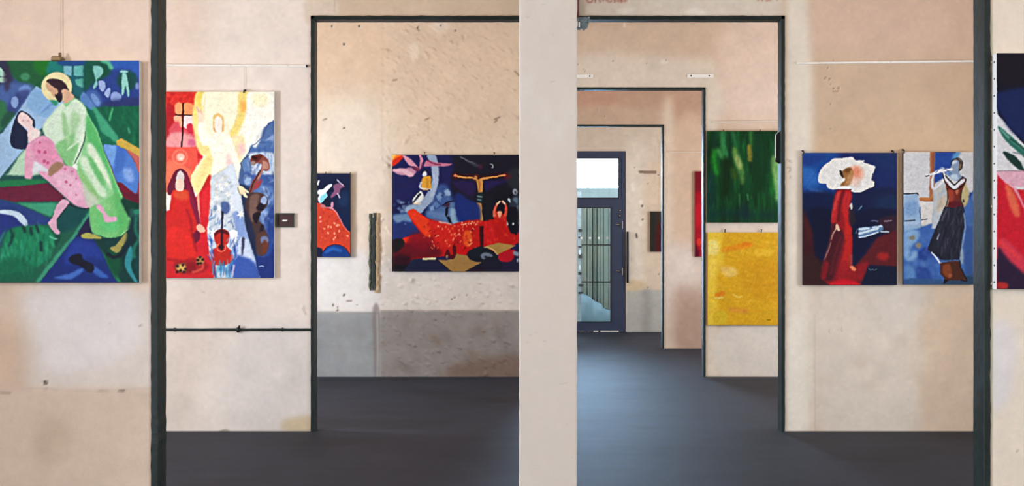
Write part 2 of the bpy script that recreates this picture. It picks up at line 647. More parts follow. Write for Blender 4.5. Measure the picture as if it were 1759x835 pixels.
    A.p([(310, 270), (480, 380), (400, 520), (230, 420)], (140, 184, 226), 4)
    A.l([(365, 470), (460, 390)], 2.5, (110, 150, 214), 1.2)
    # V-shaped ray going right
    A.p([(712, 310), (790, 440), (1010, 700), (990, 760), (900, 760), (740, 500), (670, 380)], (20, 120, 90), 2, sm=False)
    A.p([(705, 310), (730, 310), (820, 430), (780, 450), (690, 370)], (96, 140, 200), 1.5)
    A.p([(790, 430), (820, 430), (1020, 690), (1000, 740), (870, 640)], (70, 174, 132), 3, sm=False)
    # halo and head
    A.e(488, 258, 133, 130, (238, 226, 176), .8)
    A.p([(398, 205), (455, 185), (530, 200), (580, 260), (590, 290), (550, 290), (520, 385), (495, 380), (470, 330), (470, 290), (430, 235)], (66, 40, 52), .6)
    A.p([(398, 215), (440, 245), (485, 275), (500, 300), (480, 330), (462, 345), (440, 310), (410, 280), (395, 245)], (216, 172, 140), 1)
    A.p([(470, 320), (500, 335), (530, 330), (535, 360), (515, 390), (495, 372)], (44, 34, 46), .8)
    A.p([(530, 290), (560, 275), (590, 290), (640, 345), (600, 400), (575, 430), (545, 400), (545, 360)], (224, 182, 152), 1)
    A.p([(430, 370), (500, 380), (480, 420), (450, 400)], (60, 160, 130), 2)
    # the robe
    A.p([(570, 400), (640, 350), (720, 410), (760, 500), (840, 640), (900, 830), (960, 960), (1040, 1180), (1100, 1380), (1130, 1430), (1050, 1540), (930, 1555), (790, 1500), (770, 1300), (690, 1100), (560, 900), (470, 800), (380, 620), (420, 520), (530, 400)], (148, 214, 150), .8, sm=False)
    A.p([(530, 400), (570, 430), (640, 360), (720, 410), (745, 520), (740, 640), (690, 800), (640, 920), (480, 800), (370, 640), (400, 540)], (216, 236, 214), 2.5)
    A.p([(560, 700), (640, 640), (640, 720), (590, 790), (690, 700), (600, 940), (480, 800), (490, 740)], (140, 204, 138), 4)
    A.p([(530, 480), (560, 490), (600, 660), (590, 760), (540, 640)], (166, 212, 158), 4)
    A.p([(620, 470), (690, 520), (650, 640), (600, 650)], (168, 214, 160), 6, .8)
    A.p([(720, 620), (680, 700), (570, 800), (600, 790), (680, 740), (640, 930), (700, 820)], (224, 240, 220), 2)
    A.p([(745, 500), (830, 640), (890, 800), (940, 960), (1020, 1180), (960, 1130), (900, 960), (780, 760), (740, 640)], (96, 196, 116), 5)
    A.p([(760, 740), (800, 760), (880, 900), (940, 1040), (960, 1140), (900, 1060), (800, 900), (750, 800)], (226, 240, 214), 5)
    A.p([(700, 850), (760, 880), (830, 1020), (910, 1160), (900, 1210), (840, 1180), (760, 1040), (690, 920)], (212, 234, 206), 5)
    A.p([(760, 860), (800, 880), (900, 1060), (880, 1100), (800, 980)], (120, 200, 126), 4)
    A.p([(680, 960), (740, 1040), (840, 1180), (880, 1260), (800, 1230), (700, 1060)], (150, 204, 130), 5)
    A.view(0, 215, 5)
    A.l([(735, 50), (720, 150), (660, 290), (632, 345)], [1, 2, 2.2, 1], (60, 110, 80), .6)
    A.p([(640, 330), (665, 350), (660, 385), (620, 355)], (240, 244, 236), 1.2)
    # right: blue fan, yellow bar, dark red ring
    A.p([(900, 180), (960, 170), (1060, 200), (1150, 290), (1200, 420), (1200, 700), (1060, 620), (1000, 490), (930, 300)], (130, 24, 54), 1.5, sm=False)
    A.p([(890, 180), (960, 172), (1060, 200), (1140, 290), (1195, 420), (1175, 590), (1140, 575), (1050, 500), (1000, 480), (960, 370)], (84, 134, 214), .8)
    A.p([(890, 180), (960, 172), (1000, 185), (970, 350), (930, 290)], (120, 170, 232), 2)
    A.p([(1060, 380), (1130, 380), (1150, 480), (1080, 470)], (140, 176, 236), 6)
    A.p([(1010, 190), (1080, 220), (1060, 350), (990, 420)], (70, 116, 200), 3, .8)
    A.p([(1080, 200), (1200, 260), (1200, 420), (1150, 300)], (204, 110, 104), 2)
    A.p([(1000, 130), (1040, 112), (1205, 205), (1205, 275), (1130, 230), (1000, 172)], (212, 180, 78), 1, sm=False)
    A.l([(1205, 430), (1195, 560), (1180, 640)], 4, (160, 60, 80), 1.5)
    A.view(0, 98, 5)
    # woman
    A.p([(160, 470), (215, 470), (280, 520), (300, 560), (298, 610), (275, 580), (250, 520), (170, 500), (165, 560), (210, 610), (245, 660), (240, 740), (265, 760), (215, 790), (130, 785), (88, 740), (95, 660), (120, 560)], (32, 42, 78), .7)
    A.p([(165, 490), (200, 475), (270, 530), (285, 570), (280, 600), (340, 640), (330, 700), (260, 745), (240, 700), (230, 620), (190, 590), (150, 545)], (240, 214, 214), 1)
    A.e(200, 548, 12, 8, (220, 170, 180), 1)
    A.e(245, 548, 10, 8, (220, 170, 180), 1)
    A.e(300, 660, 50, 40, (238, 226, 222), 4)
    A.view(0, 215, 5)
    A.p([(80, 400), (210, 210), (280, 300), (350, 420), (60, 430)], (190, 224, 196), 3)
    A.p([(250, 150), (370, 90), (460, 150), (470, 210), (525, 280), (560, 340), (640, 370), (690, 470), (760, 640), (790, 690), (740, 720), (650, 690), (540, 600), (420, 490), (350, 430), (310, 380), (290, 330), (270, 440), (235, 465), (210, 440), (215, 330), (220, 220)], (228, 168, 196), 1.3)
    A.p([(320, 140), (430, 130), (500, 260), (460, 330), (400, 350), (320, 300), (270, 190)], (232, 150, 184), 6, .8)
    A.p([(440, 420), (560, 400), (680, 480), (720, 640), (640, 640), (540, 560)], (238, 192, 214), 7, .8)
    A.p([(215, 300), (240, 200), (290, 260), (280, 440), (230, 465)], (232, 172, 194), 2.5, .8)
    A.p([(300, 310), (400, 370), (420, 400), (340, 400), (280, 420), (290, 340)], (224, 226, 232), 3)
    for x, y, r in ((335, 228, 15), (388, 232, 15), (380, 310, 16), (410, 325, 12), (342, 150, 9), (568, 488, 12), (604, 515, 10), (655, 600, 8), (655, 460, 8), (560, 375, 10), (620, 400, 8)):
        A.e(x, y, r, r, (204, 84, 134), 1.1, .85)
    A.p([(430, 360), (490, 315), (545, 335), (530, 370), (450, 430), (412, 430)], (172, 132, 108), 2)
    A.p([(700, 480), (760, 560), (860, 650), (880, 690), (780, 700), (740, 690)], (206, 214, 196), 5, .9)
    A.l([(412, 500), (500, 580), (600, 680), (690, 718), (760, 715)], [1, 2.4, 2.6, 2.6, 1], (66, 20, 52), .5)
    # lower half: bands
    A.p([(-170, 480), (0, 478), (230, 465), (380, 470), (412, 495), (200, 525), (0, 535), (-170, 545)], (34, 134, 84), 2, sm=False)
    A.p([(-170, 545), (0, 535), (200, 520), (412, 500), (545, 610), (530, 655), (120, 660), (0, 640), (-170, 600)], (118, 34, 66), 1.2, sm=False)
    A.strokes([(0, 545), (400, 515), (530, 640), (120, 650)], 30, 12, 4, [(140, 36, 66), (92, 30, 64), (130, 50, 80)], 0, .2, .4, 1.5)
    A.view(0, 330, 5)
    A.p([(-170, 20), (0, 60), (130, 90), (530, 85), (480, 150), (770, 150), (770, 780), (-170, 790)], (34, 106, 84), 1, sm=False)
    A.p([(-170, 40), (0, 60), (150, 100), (440, 230), (430, 270), (300, 290), (170, 300), (60, 360), (0, 470), (-170, 520)], (44, 72, 140), 2, sm=False)
    A.p([(0, 190), (120, 210), (190, 280), (120, 330), (40, 400), (0, 420)], (40, 60, 142), 4)
    A.p([(150, 95), (490, 95), (470, 160), (440, 215)], (70, 168, 130), 2.5, sm=False)
    A.p([(0, 155), (90, 155), (170, 180), (225, 235), (240, 280), (225, 295), (180, 265), (110, 205), (0, 185)], (200, 222, 240), 1.2)
    A.p([(580, 140), (740, 150), (720, 240), (600, 330), (500, 340), (490, 260)], (14, 86, 88), 6)
    A.p([(440, 330), (520, 380), (470, 470), (420, 440)], (16, 82, 68), 4)
    # leaves
    A.p([(20, 500), (70, 330), (240, 290), (360, 290), (440, 330), (470, 420), (380, 600), (200, 680), (0, 700)], (24, 138, 96), 4)
    A.strokes([(0, 330), (230, 290), (420, 310), (480, 420), (420, 600), (180, 700), (0, 720)], 75, 20, 5, [(48, 176, 118), (14, 92, 72), (34, 156, 120), (20, 116, 80), (60, 184, 140)], 1.5, .22, .6, 1.3)
    for a in ([(80, 460), (110, 380), (90, 320)], [(270, 360), (265, 310)], [(330, 340), (310, 290)], [(355, 500), (350, 430)], [(215, 340), (200, 300)]):
        A.l(a, [3, 6, 3], (10, 70, 66), 1.5, .9) if len(a) > 2 else A.l(a, 5, (10, 62, 62), 1.2, .9)
    A.p([(0, 600), (120, 560), (300, 640), (320, 740), (0, 770)], (18, 110, 80), 6, .7)
    A.p([(770, 190), (800, 340), (560, 520), (330, 780), (300, 770), (460, 560)], (56, 158, 124), 3, .0)
    A.p([(490, 530), (640, 350), (770, 160), (770, 260), (620, 420), (350, 760), (315, 760)], (66, 160, 130), 3)
    A.l([(430, 380), (460, 400), (490, 402)], 2.4, (110, 206, 170), .8)
    # blue pyramid
    A.p([(770, 200), (790, 360), (830, 430), (1020, 765), (1020, 790), (340, 790), (345, 770), (640, 400)], (30, 54, 132), 1, sm=False)
    A.p([(770, 215), (790, 350), (700, 380), (660, 370)], (44, 40, 78), 3)
    A.p([(620, 420), (800, 440), (880, 580), (760, 560), (560, 620)], (40, 66, 158), 8)
    A.p([(470, 730), (600, 700), (680, 660), (720, 660), (690, 700), (600, 750), (500, 745)], (72, 116, 200), 3)
    A.p([(810, 640), (900, 700), (930, 740), (860, 730), (800, 690)], (60, 104, 190), 3)
    A.p([(590, 570), (640, 535), (700, 535), (720, 580), (800, 625), (800, 680), (760, 690), (700, 640), (610, 610)], (26, 28, 52), 1.6)
    A.p([(800, 400), (960, 390), (1215, 200), (1215, 790), (1020, 790), (870, 500)], (18, 70, 66), 1.5, sm=False)
    A.p([(860, 480), (900, 540), (1000, 700), (1050, 790), (1000, 765)], (34, 140, 92), 2.5, sm=False)
    A.p([(940, 480), (1010, 520), (1040, 600), (1000, 740), (920, 600)], (16, 92, 62), 6)
    # lower robe again over the dark
    A.p([(770, 150), (850, 100), (1030, 0), (1060, 130), (1130, 250), (1120, 300), (1040, 375), (960, 392), (880, 380), (790, 340)], (122, 204, 124), 1.6, .92)
    A.p([(820, 220), (900, 260), (1060, 220), (1060, 300), (900, 340)], (104, 206, 126), 9)
    A.p([(980, 20), (1030, 20), (1060, 140), (1110, 250), (1040, 360), (1010, 200)], (96, 190, 108), 5, .8)
    A.p([(850, 60), (930, 80), (960, 150), (900, 160), (850, 120)], (150, 214, 146), 8, .8)
    A.l([(1035, 10), (1065, 140), (1128, 250), (1118, 300), (1040, 375)], 1.8, (160, 226, 150), .6)
    A.p([(1040, 60), (1215, 110), (1215, 160), (1120, 140), (1110, 220)], (14, 72, 56), 3)
    A.p([(1040, 0), (1215, 20), (1215, 100), (1130, 70)], (112, 24, 52), 2, sm=False)
    A.p([(825, 120), (870, 110), (930, 205), (990, 210), (1005, 235), (985, 252), (920, 262), (895, 245), (880, 190)], (226, 176, 200), 1)
    A.p([(545, 60), (595, 95), (520, 190), (490, 240), (490, 300), (515, 350), (492, 365), (470, 350), (420, 285), (412, 265), (445, 225), (490, 110)], (224, 176, 200), .9)
    A.l([(590, 105), (545, 170), (500, 230)], 2, (30, 50, 70), .8)
    A.p([(700, 365), (740, 350), (800, 360), (870, 390), (860, 405), (800, 400), (740, 402), (705, 390)], (178, 176, 92), .8)
    A.p([(1040, 400), (1080, 350), (1100, 362), (1095, 410), (1050, 470), (1020, 515), (985, 518), (945, 480), (990, 460)], (166, 160, 88), 1)
    A.l([(925, 530), (985, 560), (1060, 520), (1100, 430)], 6, (24, 34, 52), 1.6)
    A.p([(1120, 240), (1205, 250), (1205, 430), (1150, 460), (1100, 560), (1060, 600)], (20, 56, 62), 5)
    A.p([(1120, 460), (1145, 540), (1125, 640), (1180, 770), (1150, 765), (1080, 650), (1075, 570)], (52, 150, 160), 1.5)
    A.p([(1145, 160), (1200, 150), (1200, 190), (1160, 195)], (40, 140, 110), 2)
    A.l([(1170, 220), (1165, 330), (1195, 400), (1150, 480), (1150, 560)], 5, (34, 128, 104), 1.8)
    A.p([(1160, 620), (1205, 540), (1205, 740), (1180, 720)], (12, 76, 78), 3)
    A.grain(.035, 1.5, 1.5)
    A.grain(.03, 7, 7)
    A.strokes([(-150, 100), (1200, 100), (1200, 780), (-150, 780)], 30, 10, 3, [(90, 150, 140)], .9, .7, .12, 2)
    return A


def art_annunciation():   # a yellow winged figure, a woman in red, lilies, violins
    A = Art(256, 156, 474, 480, 1.5, (250, 246, 226), 12)
    A.soft = .34
    A.view(280, 150, 5)
    A.p([(-140, 30), (300, 30), (260, 200), (320, 560), (200, 900), (-140, 900)], (226, 50, 40), 1, sm=False)
    A.strokes([(0, 40), (280, 40), (260, 130), (110, 140), (60, 420), (0, 440)], 60, 6, 5, [(236, 64, 50), (190, 24, 34), (214, 34, 36), (244, 90, 70)], 1, 1.5, .6, 1)
    A.p([(30, 150), (100, 180), (90, 300), (60, 430), (25, 440)], (176, 24, 40), 4, .7)
    # window in the red field
    for a, c in (([(108, 142), (160, 138), (160, 232), (106, 225)], (250, 164, 112)), ([(180, 140), (265, 150), (250, 232), (182, 236)], (250, 156, 100)), ([(100, 248), (158, 248), (160, 345), (98, 290)], (244, 176, 142)), ([(180, 250), (252, 245), (262, 350), (185, 350)], (244, 216, 214))):
        A.p(a, c, 1)
    A.p([(88, 310), (130, 295), (160, 350), (260, 380), (280, 440), (60, 400)], (226, 84, 96), 3)
    A.p([(205, 330), (235, 308), (262, 330), (262, 392), (215, 390)], (220, 50, 72), 1)
    A.p([(60, 400), (170, 390), (280, 440), (295, 510), (30, 515)], (240, 158, 158), 4)
    A.p([(220, 450), (270, 450), (290, 500), (220, 500)], (224, 110, 140), 3)
    A.l([(172, 138), (170, 300), (162, 512)], 2.6, (66, 18, 38), .4)
    A.l([(106, 236), (180, 238), (252, 238)], 2.2, (66, 18, 38), .4)
    A.p([(25, 515), (290, 520), (340, 600), (240, 760), (25, 900)], (242, 92, 74), 2, sm=False)
    A.p([(290, 520), (345, 598), (300, 680)], (220, 40, 50), 1, sm=False)
    A.e(145, 600, 68, 70, (246, 130, 108), 1.5)
    A.e(145, 598, 56, 56, (240, 106, 84), 1.5)
    A.e(150, 600, 36, 34, (250, 190, 170), 1.5)
    A.e(155, 610, 16, 12, (250, 224, 206), 1.2)
    A.p([(30, 640), (230, 700), (250, 780), (240, 900), (30, 900)], (248, 130, 96), 7, .8)
    # yellow light
    A.p([(290, 40), (372, 38), (350, 160), (350, 260), (300, 330), (255, 260), (262, 160)], (246, 222, 130), 2)
    A.p([(300, 40), (350, 40), (340, 150), (330, 170), (290, 120)], (240, 212, 96), 3.5, .8)
    A.p([(255, 240), (330, 300), (400, 500), (420, 560), (330, 580), (280, 470)], (248, 228, 150), 3)
    A.p([(360, 38), (660, 38), (640, 240), (560, 420), (400, 420), (350, 260)], (249, 243, 212), 3)
    A.p([(655, 38), (750, 38), (720, 130), (700, 260), (620, 440), (570, 410), (640, 240)], (246, 222, 130), 3)
    A.p([(670, 120), (715, 130), (710, 200), (670, 210)], (246, 186, 96), 4)
    A.p([(740, 40), (955, 40), (950, 280), (860, 380), (800, 470), (740, 540), (700, 480), (720, 200)], (252, 250, 236), 4)
    A.p([(760, 60), (900, 60), (880, 160), (780, 150)], (248, 240, 196), 8, .8)
    A.p([(590, 420), (700, 430), (680, 600), (640, 640), (600, 520)], (248, 230, 180), 5)
    A.p([(650, 490), (700, 490), (700, 570), (650, 580)], (246, 204, 196), 6)
    A.l([(650, 60), (645, 180), (610, 330), (555, 400)], 1.2, (232, 210, 130), 1, .7)
    A.l([(365, 60), (352, 180), (358, 280)], 1.2, (226, 204, 130), 1, .7)
    # angel
    A.p([(290, 165), (315, 190), (350, 230), (345, 300), (310, 310), (300, 240)], (248, 222, 196), 1.2)
    A.l([(292, 172), (310, 215)], 2, (226, 178, 150), .8)
    A.l([(318, 190), (335, 230)], 1.5, (226, 178, 150), .8)
    A.p([(300, 315), (345, 310), (360, 370), (420, 410), (540, 390), (600, 470), (640, 600), (690, 760), (690, 840), (640, 850), (600, 640), (540, 700), (420, 760), (400, 520), (340, 500), (300, 400)], (252, 247, 226), 2)
    A.p([(430, 250), (470, 225), (515, 250), (525, 320), (512, 385), (440, 380), (428, 310)], (232, 196, 128), 1.3)
    A.p([(445, 270), (475, 250), (505, 275), (508, 330), (500, 385), (455, 378), (443, 330)], (252, 236, 222), 1)
    A.e(478, 400, 40, 22, (250, 238, 222), 2)
    A.l([(440, 350), (455, 385)], 1.5, (206, 156, 110), .8)
    A.l([(515, 330), (512, 378)], 1.5, (214, 164, 110), .8)
    A.p([(560, 560), (600, 640), (590, 690), (550, 680), (540, 620)], (246, 214, 206), 4)
    # left robe sweep
    A.p([(400, 530), (430, 620), (405, 770), (300, 940), (240, 830), (240, 760), (330, 640)], (250, 232, 160), 1.5, sm=False)
    A.l([(400, 600), (350, 720), (300, 850)], 4, (242, 216, 140), 2.5)
    A.l([(330, 620), (270, 760), (250, 800)], 3, (252, 242, 200), 2)
    A.p([(430, 770), (540, 690), (560, 740), (470, 800), (450, 840), (410, 790)], (244, 204, 104), 2.5)
    A.p([(410, 755), (440, 830), (420, 870), (400, 850)], (232, 130, 60), 1.5)
    # blue right
    A.view(280, 240, 5)
    A.p([(670, 210), (720, 130), (780, 30), (830, -80), (955, -170), (960, 1000), (560, 1000), (600, 600)], (86, 114, 162), 1.2, sm=False)
    A.p([(955, -170), (900, -135), (850, -10), (770, 30), (740, 100), (830, 120), (955, 90)], (88, 122, 178), 1, sm=False)
    A.p([(870, 5), (955, -50), (955, 10), (850, 20)], (150, 174, 214), 3)
    A.p([(780, 30), (950, 10), (955, 100), (760, 100)], (80, 118, 178), 3)
    A.p([(880, -100), (930, -150), (940, -60), (870, 0)], (94, 124, 176), 3)
    A.p([(880, -150), (850, -60), (830, 20), (790, 70), (760, 30), (800, -60), (840, -140)], (250, 248, 238), 3, .9)
    A.p([(740, 120), (955, 120), (955, 300), (880, 310), (800, 340), (740, 330), (760, 200)], (208, 218, 232), 3)
    A.p([(680, 200), (720, 150), (745, 220), (760, 290), (720, 300), (690, 280)], (104, 140, 192), 2)
    A.l([(668, 205), (690, 170), (740, 135)], 1.3, (60, 80, 100), .5)
    A.l([(668, 205), (690, 290), (700, 340)], 1.3, (70, 90, 100), .5)
    for x in (850, 880, 905, 930):
        A.l([(x, 125), (x + 3, 185)], 2, (150, 176, 210), 1)
    A.p([(690, 280), (780, 300), (960, 310), (960, 420), (800, 430), (700, 420)], (70, 100, 166), 3)
    A.p([(700, 300), (760, 330), (740, 400), (700, 380)], (160, 186, 220), 3)
    A.p([(640, 400), (740, 400), (760, 480), (700, 700), (660, 560)], (44, 62, 96), 2)
    A.p([(780, 430), (860, 390), (955, 430), (955, 640), (900, 700), (830, 700), (830, 480)], (96, 130, 190), 4)
    A.p([(850, 400), (900, 430), (900, 520), (870, 450)], (170, 194, 226), 4)
    A.p([(820, 600), (900, 620), (940, 700), (900, 860), (850, 700)], (152, 178, 218), 5)
    A.p([(900, 640), (955, 580), (955, 1000), (860, 1000), (880, 800)], (48, 78, 152), 5)
    A.p([(690, 640), (750, 740), (820, 1000), (860, 1190), (700, 1190), (660, 900)], (38, 62, 110), 1.5, sm=False)
    A.strokes([(700, 160), (860, 20), (950, 0), (950, 700), (880, 700), (830, 420), (700, 420)], 70, 10, 5, [(130, 160, 204), (62, 88, 150), (176, 196, 222), (84, 112, 166), (58, 78, 124)], 1.9, .6, .55, .8)
    A.strokes([(860, 620), (950, 560), (950, 1180), (860, 1180), (820, 900)], 30, 14, 6, [(60, 90, 160), (36, 58, 128), (90, 120, 184)], 1.7, .4, .5, 1)
    A.l([(955, -165), (905, -130), (880, -90), (850, -20), (800, 30), (760, 60), (740, 110)], 1.2, (70, 92, 140), .5, .8)
    # angel's blue-white skirt and lilies
    A.p([(410, 320), (540, 240), (600, 200), (660, 400), (690, 600), (720, 800), (790, 1020), (830, 1190), (420, 1190), (385, 640)], (206, 214, 222), 1.2, sm=False)
    A.p([(540, 260), (600, 220), (640, 400), (660, 640), (600, 600), (560, 420)], (218, 226, 236), 4)
    A.strokes([(410, 340), (540, 260), (600, 420), (600, 600), (410, 640)], 46, 9, 4, [(236, 234, 222), (212, 214, 196), (150, 170, 170), (244, 240, 232)], 2.3, .7, .6, .9)
    A.strokes([(400, 560), (650, 560), (660, 800), (400, 830)], 60, 9, 2.6, [(96, 130, 190), (60, 90, 150), (224, 232, 240), (140, 170, 190), (236, 238, 240)], 2.0, .7, .75, .7)
    A.p([(600, 640), (680, 640), (720, 800), (790, 1020), (830, 1190), (600, 1190), (590, 1000), (640, 860)], (132, 160, 214), 3, .9)
    A.p([(640, 860), (730, 860), (780, 1020), (820, 1180), (700, 1040), (640, 1060)], (206, 218, 236), 4)
    A.p([(600, 1010), (680, 1000), (790, 1060), (830, 1190), (590, 1190)], (66, 100, 184), 5)
    A.l([(690, 850), (686, 900), (680, 990)], [5, 5, 2], (74, 74, 110), 1)
    for cx, cy, r in ((410, 540, 36), (480, 590, 36), (530, 560, 34), (460, 500, 30), (670, 640, 38), (430, 800, 40), (605, 820, 44), (560, 470, 30), (500, 420, 30), (380, 830, 24), (540, 380, 26)):
        a0 = A.rs.rand() * 6
        pts = []
        for k in range(12):
            rr = r * (1.15 if k % 2 == 0 else .5)
            pts.append((cx + rr * math.cos(a0 + k * math.pi / 6), cy + rr * math.sin(a0 + k * math.pi / 6)))
        A.p(pts, (240, 240, 232), .5, .92)
    A.p([(560, 800), (605, 772), (640, 790), (630, 850), (612, 880), (580, 840)], (244, 246, 244), .6, sm=False)
    A.p([(500, 540), (560, 540), (575, 600), (540, 640), (505, 610)], (56, 84, 150), 2.5, .8)
    A.e(450, 590, 18, 25, (110, 140, 180), 2, .8)
    # red lower left field
    A.p([(300, 480), (405, 310), (400, 470), (380, 560), (392, 700), (375, 760), (400, 1000), (430, 1190), (-140, 1190), (-140, 700)], (220, 34, 46), 1.2, sm=False)
    A.p([(290, 470), (312, 470), (318, 720), (300, 690)], (246, 176, 150), 1.5, sm=False)
    A.p([(330, 500), (400, 380), (395, 640), (350, 640)], (232, 44, 52), 3)
    A.p([(390, 310), (408, 320), (400, 360), (330, 440)], (206, 46, 40), 1.5)
    A.p([(20, 1060), (380, 1000), (430, 1190), (20, 1190)], (214, 38, 46), 5)
    A.e(240, 1085, 150, 70, (176, 30, 40), 4)
    A.e(170, 1100, 70, 50, (150, 52, 38), 2)
    A.e(160, 1100, 45, 34, (206, 164, 90), 2)
    A.e(318, 1040, 34, 38, (196, 140, 80), 2)
    for x, y in ((125, 1085), (170, 1075), (150, 1125), (195, 1110), (120, 1135), (180, 1135), (298, 1035), (318, 1010), (325, 1062), (342, 1030), (300, 1065)):
        A.e(x, y, 13, 12, (58, 26, 30), 1)
    A.p([(200, 1070), (270, 1050), (280, 1120), (220, 1140)], (150, 24, 36), 3)
    A.l([(255, 1140), (330, 1110), (345, 1080)], 3, (236, 100, 80), 1.5)
    # woman in red
    A.p([(150, 248), (200, 280), (230, 350), (270, 460), (300, 600), (320, 760), (310, 860), (250, 860), (180, 500), (110, 430), (60, 480), (36, 430), (60, 350), (100, 275)], (120, 22, 58), .8)
    A.p([(180, 300), (220, 360), (260, 480), (300, 620), (310, 740), (260, 640), (220, 480)], (146, 26, 66), 2.5)
    A.p([(80, 440), (130, 430), (215, 440), (235, 540), (280, 680), (300, 760), (270, 800), (250, 820), (290, 960), (270, 1030), (160, 1045), (30, 1030), (28, 800), (50, 640), (66, 520)], (216, 40, 36), 1.2)
    A.p([(100, 440), (200, 440), (215, 500), (180, 520), (100, 500)], (226, 84, 48), 5)
    A.p([(40, 760), (200, 780), (280, 940), (260, 1010), (60, 1010)], (228, 44, 36), 6)
    A.l([(205, 600), (240, 700), (252, 820), (290, 960)], 3, (168, 22, 36), 1.6)
    A.l([(36, 1025), (160, 1045), (270, 1025)], 3, (170, 24, 34), 1.5)
    A.p([(118, 300), (150, 265), (178, 300), (182, 340), (172, 432), (112, 430), (112, 350)], (214, 200, 196), .8)
    A.p([(118, 350), (175, 350), (172, 432), (112, 430)], (240, 200, 176), 1.5, .9)
    A.p([(285, 745), (310, 725), (345, 745), (362, 780), (350, 798), (315, 795), (295, 775)], (246, 182, 156), .8)
    # violin in front
    A.view(280, 320, 5)
    A.l([(510, 225), (508, 300), (500, 500)], [4.6, 3, 3.5], (44, 30, 70), .6)
    A.p([(500, 370), (545, 378), (570, 420), (560, 480), (545, 510), (590, 560), (600, 620), (570, 665), (500, 685), (440, 665), (420, 610), (430, 550), (460, 510), (440, 460), (445, 400)], (204, 46, 36), .8)
    A.p([(450, 395), (500, 368), (560, 395), (565, 420), (500, 400), (445, 425)], (110, 26, 36), 1)
    A.l([(462, 520), (480, 495)], 1.6, (250, 140, 110), .5)
    A.l([(465, 500), (465, 540), (500, 560), (535, 540), (535, 500)], 1.5, (250, 130, 110), .5)
    A.l([(505, 380), (505, 540)], 3.6, (66, 22, 40), .7)
    A.e(500, 520, 24, 18, (70, 20, 36), 1.2)
    A.strokes([(420, 680), (600, 680), (610, 790), (425, 790)], 40, 18, 3, [(60, 150, 200), (40, 90, 170), (150, 200, 224), (30, 60, 140), (90, 180, 210)], 1.55, .12, .8, .7)
    A.strokes([(560, 440), (640, 470), (630, 640), (590, 640)], 26, 12, 2.6, [(40, 70, 160), (170, 200, 230), (60, 100, 190)], 1.9, .25, .75, .7)
    A.strokes([(385, 420), (440, 470), (430, 640), (400, 640)], 20, 12, 2.6, [(90, 60, 130), (200, 200, 230), (60, 90, 180)], 1.2, .3, .7, .8)
    A.l([(610, 680), (590, 790)], 3, (206, 190, 220), 1)
    A.l([(720, 480), (790, 640), (832, 785)], 1.4, (190, 206, 226), .6)
    # cello on the right
    A.view(280, 240, 5)
    A.p([(770, 140), (850, 128), (905, 180), (915, 240), (890, 270), (860, 265), (830, 330), (790, 400), (760, 470), (735, 450), (770, 350), (830, 270), (850, 220), (820, 200), (780, 215), (750, 190)], (150, 84, 74), .8)
    A.p([(855, 180), (900, 200), (905, 250), (860, 260), (830, 330), (810, 330), (850, 250)], (196, 142, 126), 1.3)
    A.p([(760, 180), (790, 140), (850, 130), (840, 165), (790, 200)], (110, 46, 42), 1.2)
    A.e(775, 200, 22, 20, (160, 140, 136), 1.5)
    A.l([(772, 150), (800, 160)], 5, (60, 30, 30), .8)
    A.l([(835, 262), (780, 370), (735, 480)], 1.7, (60, 30, 44), .5)
    A.p([(800, 370), (850, 340), (830, 400), (780, 430)], (176, 70, 76), 2)
    A.p([(740, 470), (800, 455), (860, 465), (895, 500), (898, 555), (870, 600), (830, 640), (820, 690), (865, 740), (900, 830), (905, 900), (870, 960), (840, 1000), (790, 900), (730, 760), (700, 600)], (84, 62, 62), .8)
    A.p([(760, 480), (830, 470), (810, 560), (800, 640), (780, 700), (750, 680), (740, 560)], (128, 98, 88), 2.5)
    A.p([(845, 500), (875, 480), (893, 510), (880, 555), (840, 540)], (160, 180, 216), 1)
    A.p([(830, 540), (870, 560), (885, 545), (850, 610), (800, 590), (810, 570)], (40, 34, 50), 1)
    A.p([(780, 630), (840, 630), (815, 690), (805, 720), (775, 690)], (44, 30, 44), 1)
    A.p([(840, 740), (865, 735), (860, 790), (830, 800)], (44, 34, 52), 1)
    A.view(280, 320, 5)
    A.p([(820, 400), (880, 390), (905, 470), (890, 560), (840, 610), (800, 560), (790, 460)], (98, 66, 60), 3.5)
    A.p([(840, 440), (890, 430), (905, 480), (850, 490)], (124, 136, 180), 2.5)
    A.p([(870, 460), (900, 500), (890, 560), (860, 590), (850, 520)], (124, 66, 52), 3)
    A.p([(700, 200), (730, 240), (790, 420), (790, 600), (740, 440), (700, 300)], (44, 52, 84), 3)
    A.p([(800, 610), (900, 600), (955, 540), (955, 790), (835, 790)], (40, 62, 136), 3)
    A.l([(825, 688), (845, 684), (865, 690)], 1.3, (170, 190, 224), .4)
    # hand of the angel
    A.p([(640, 5), (680, 0), (735, 50), (728, 62), (705, 50), (728, 92), (710, 98), (680, 70), (665, 80), (648, 50)], (248, 226, 186), .7)
    A.l([(668, 78), (650, 40), (640, 10)], 1, (90, 90, 80), .5)
    A.grain(.025, 1.5, 1.5)
    A.grain(.03, 6, 6)
    return A


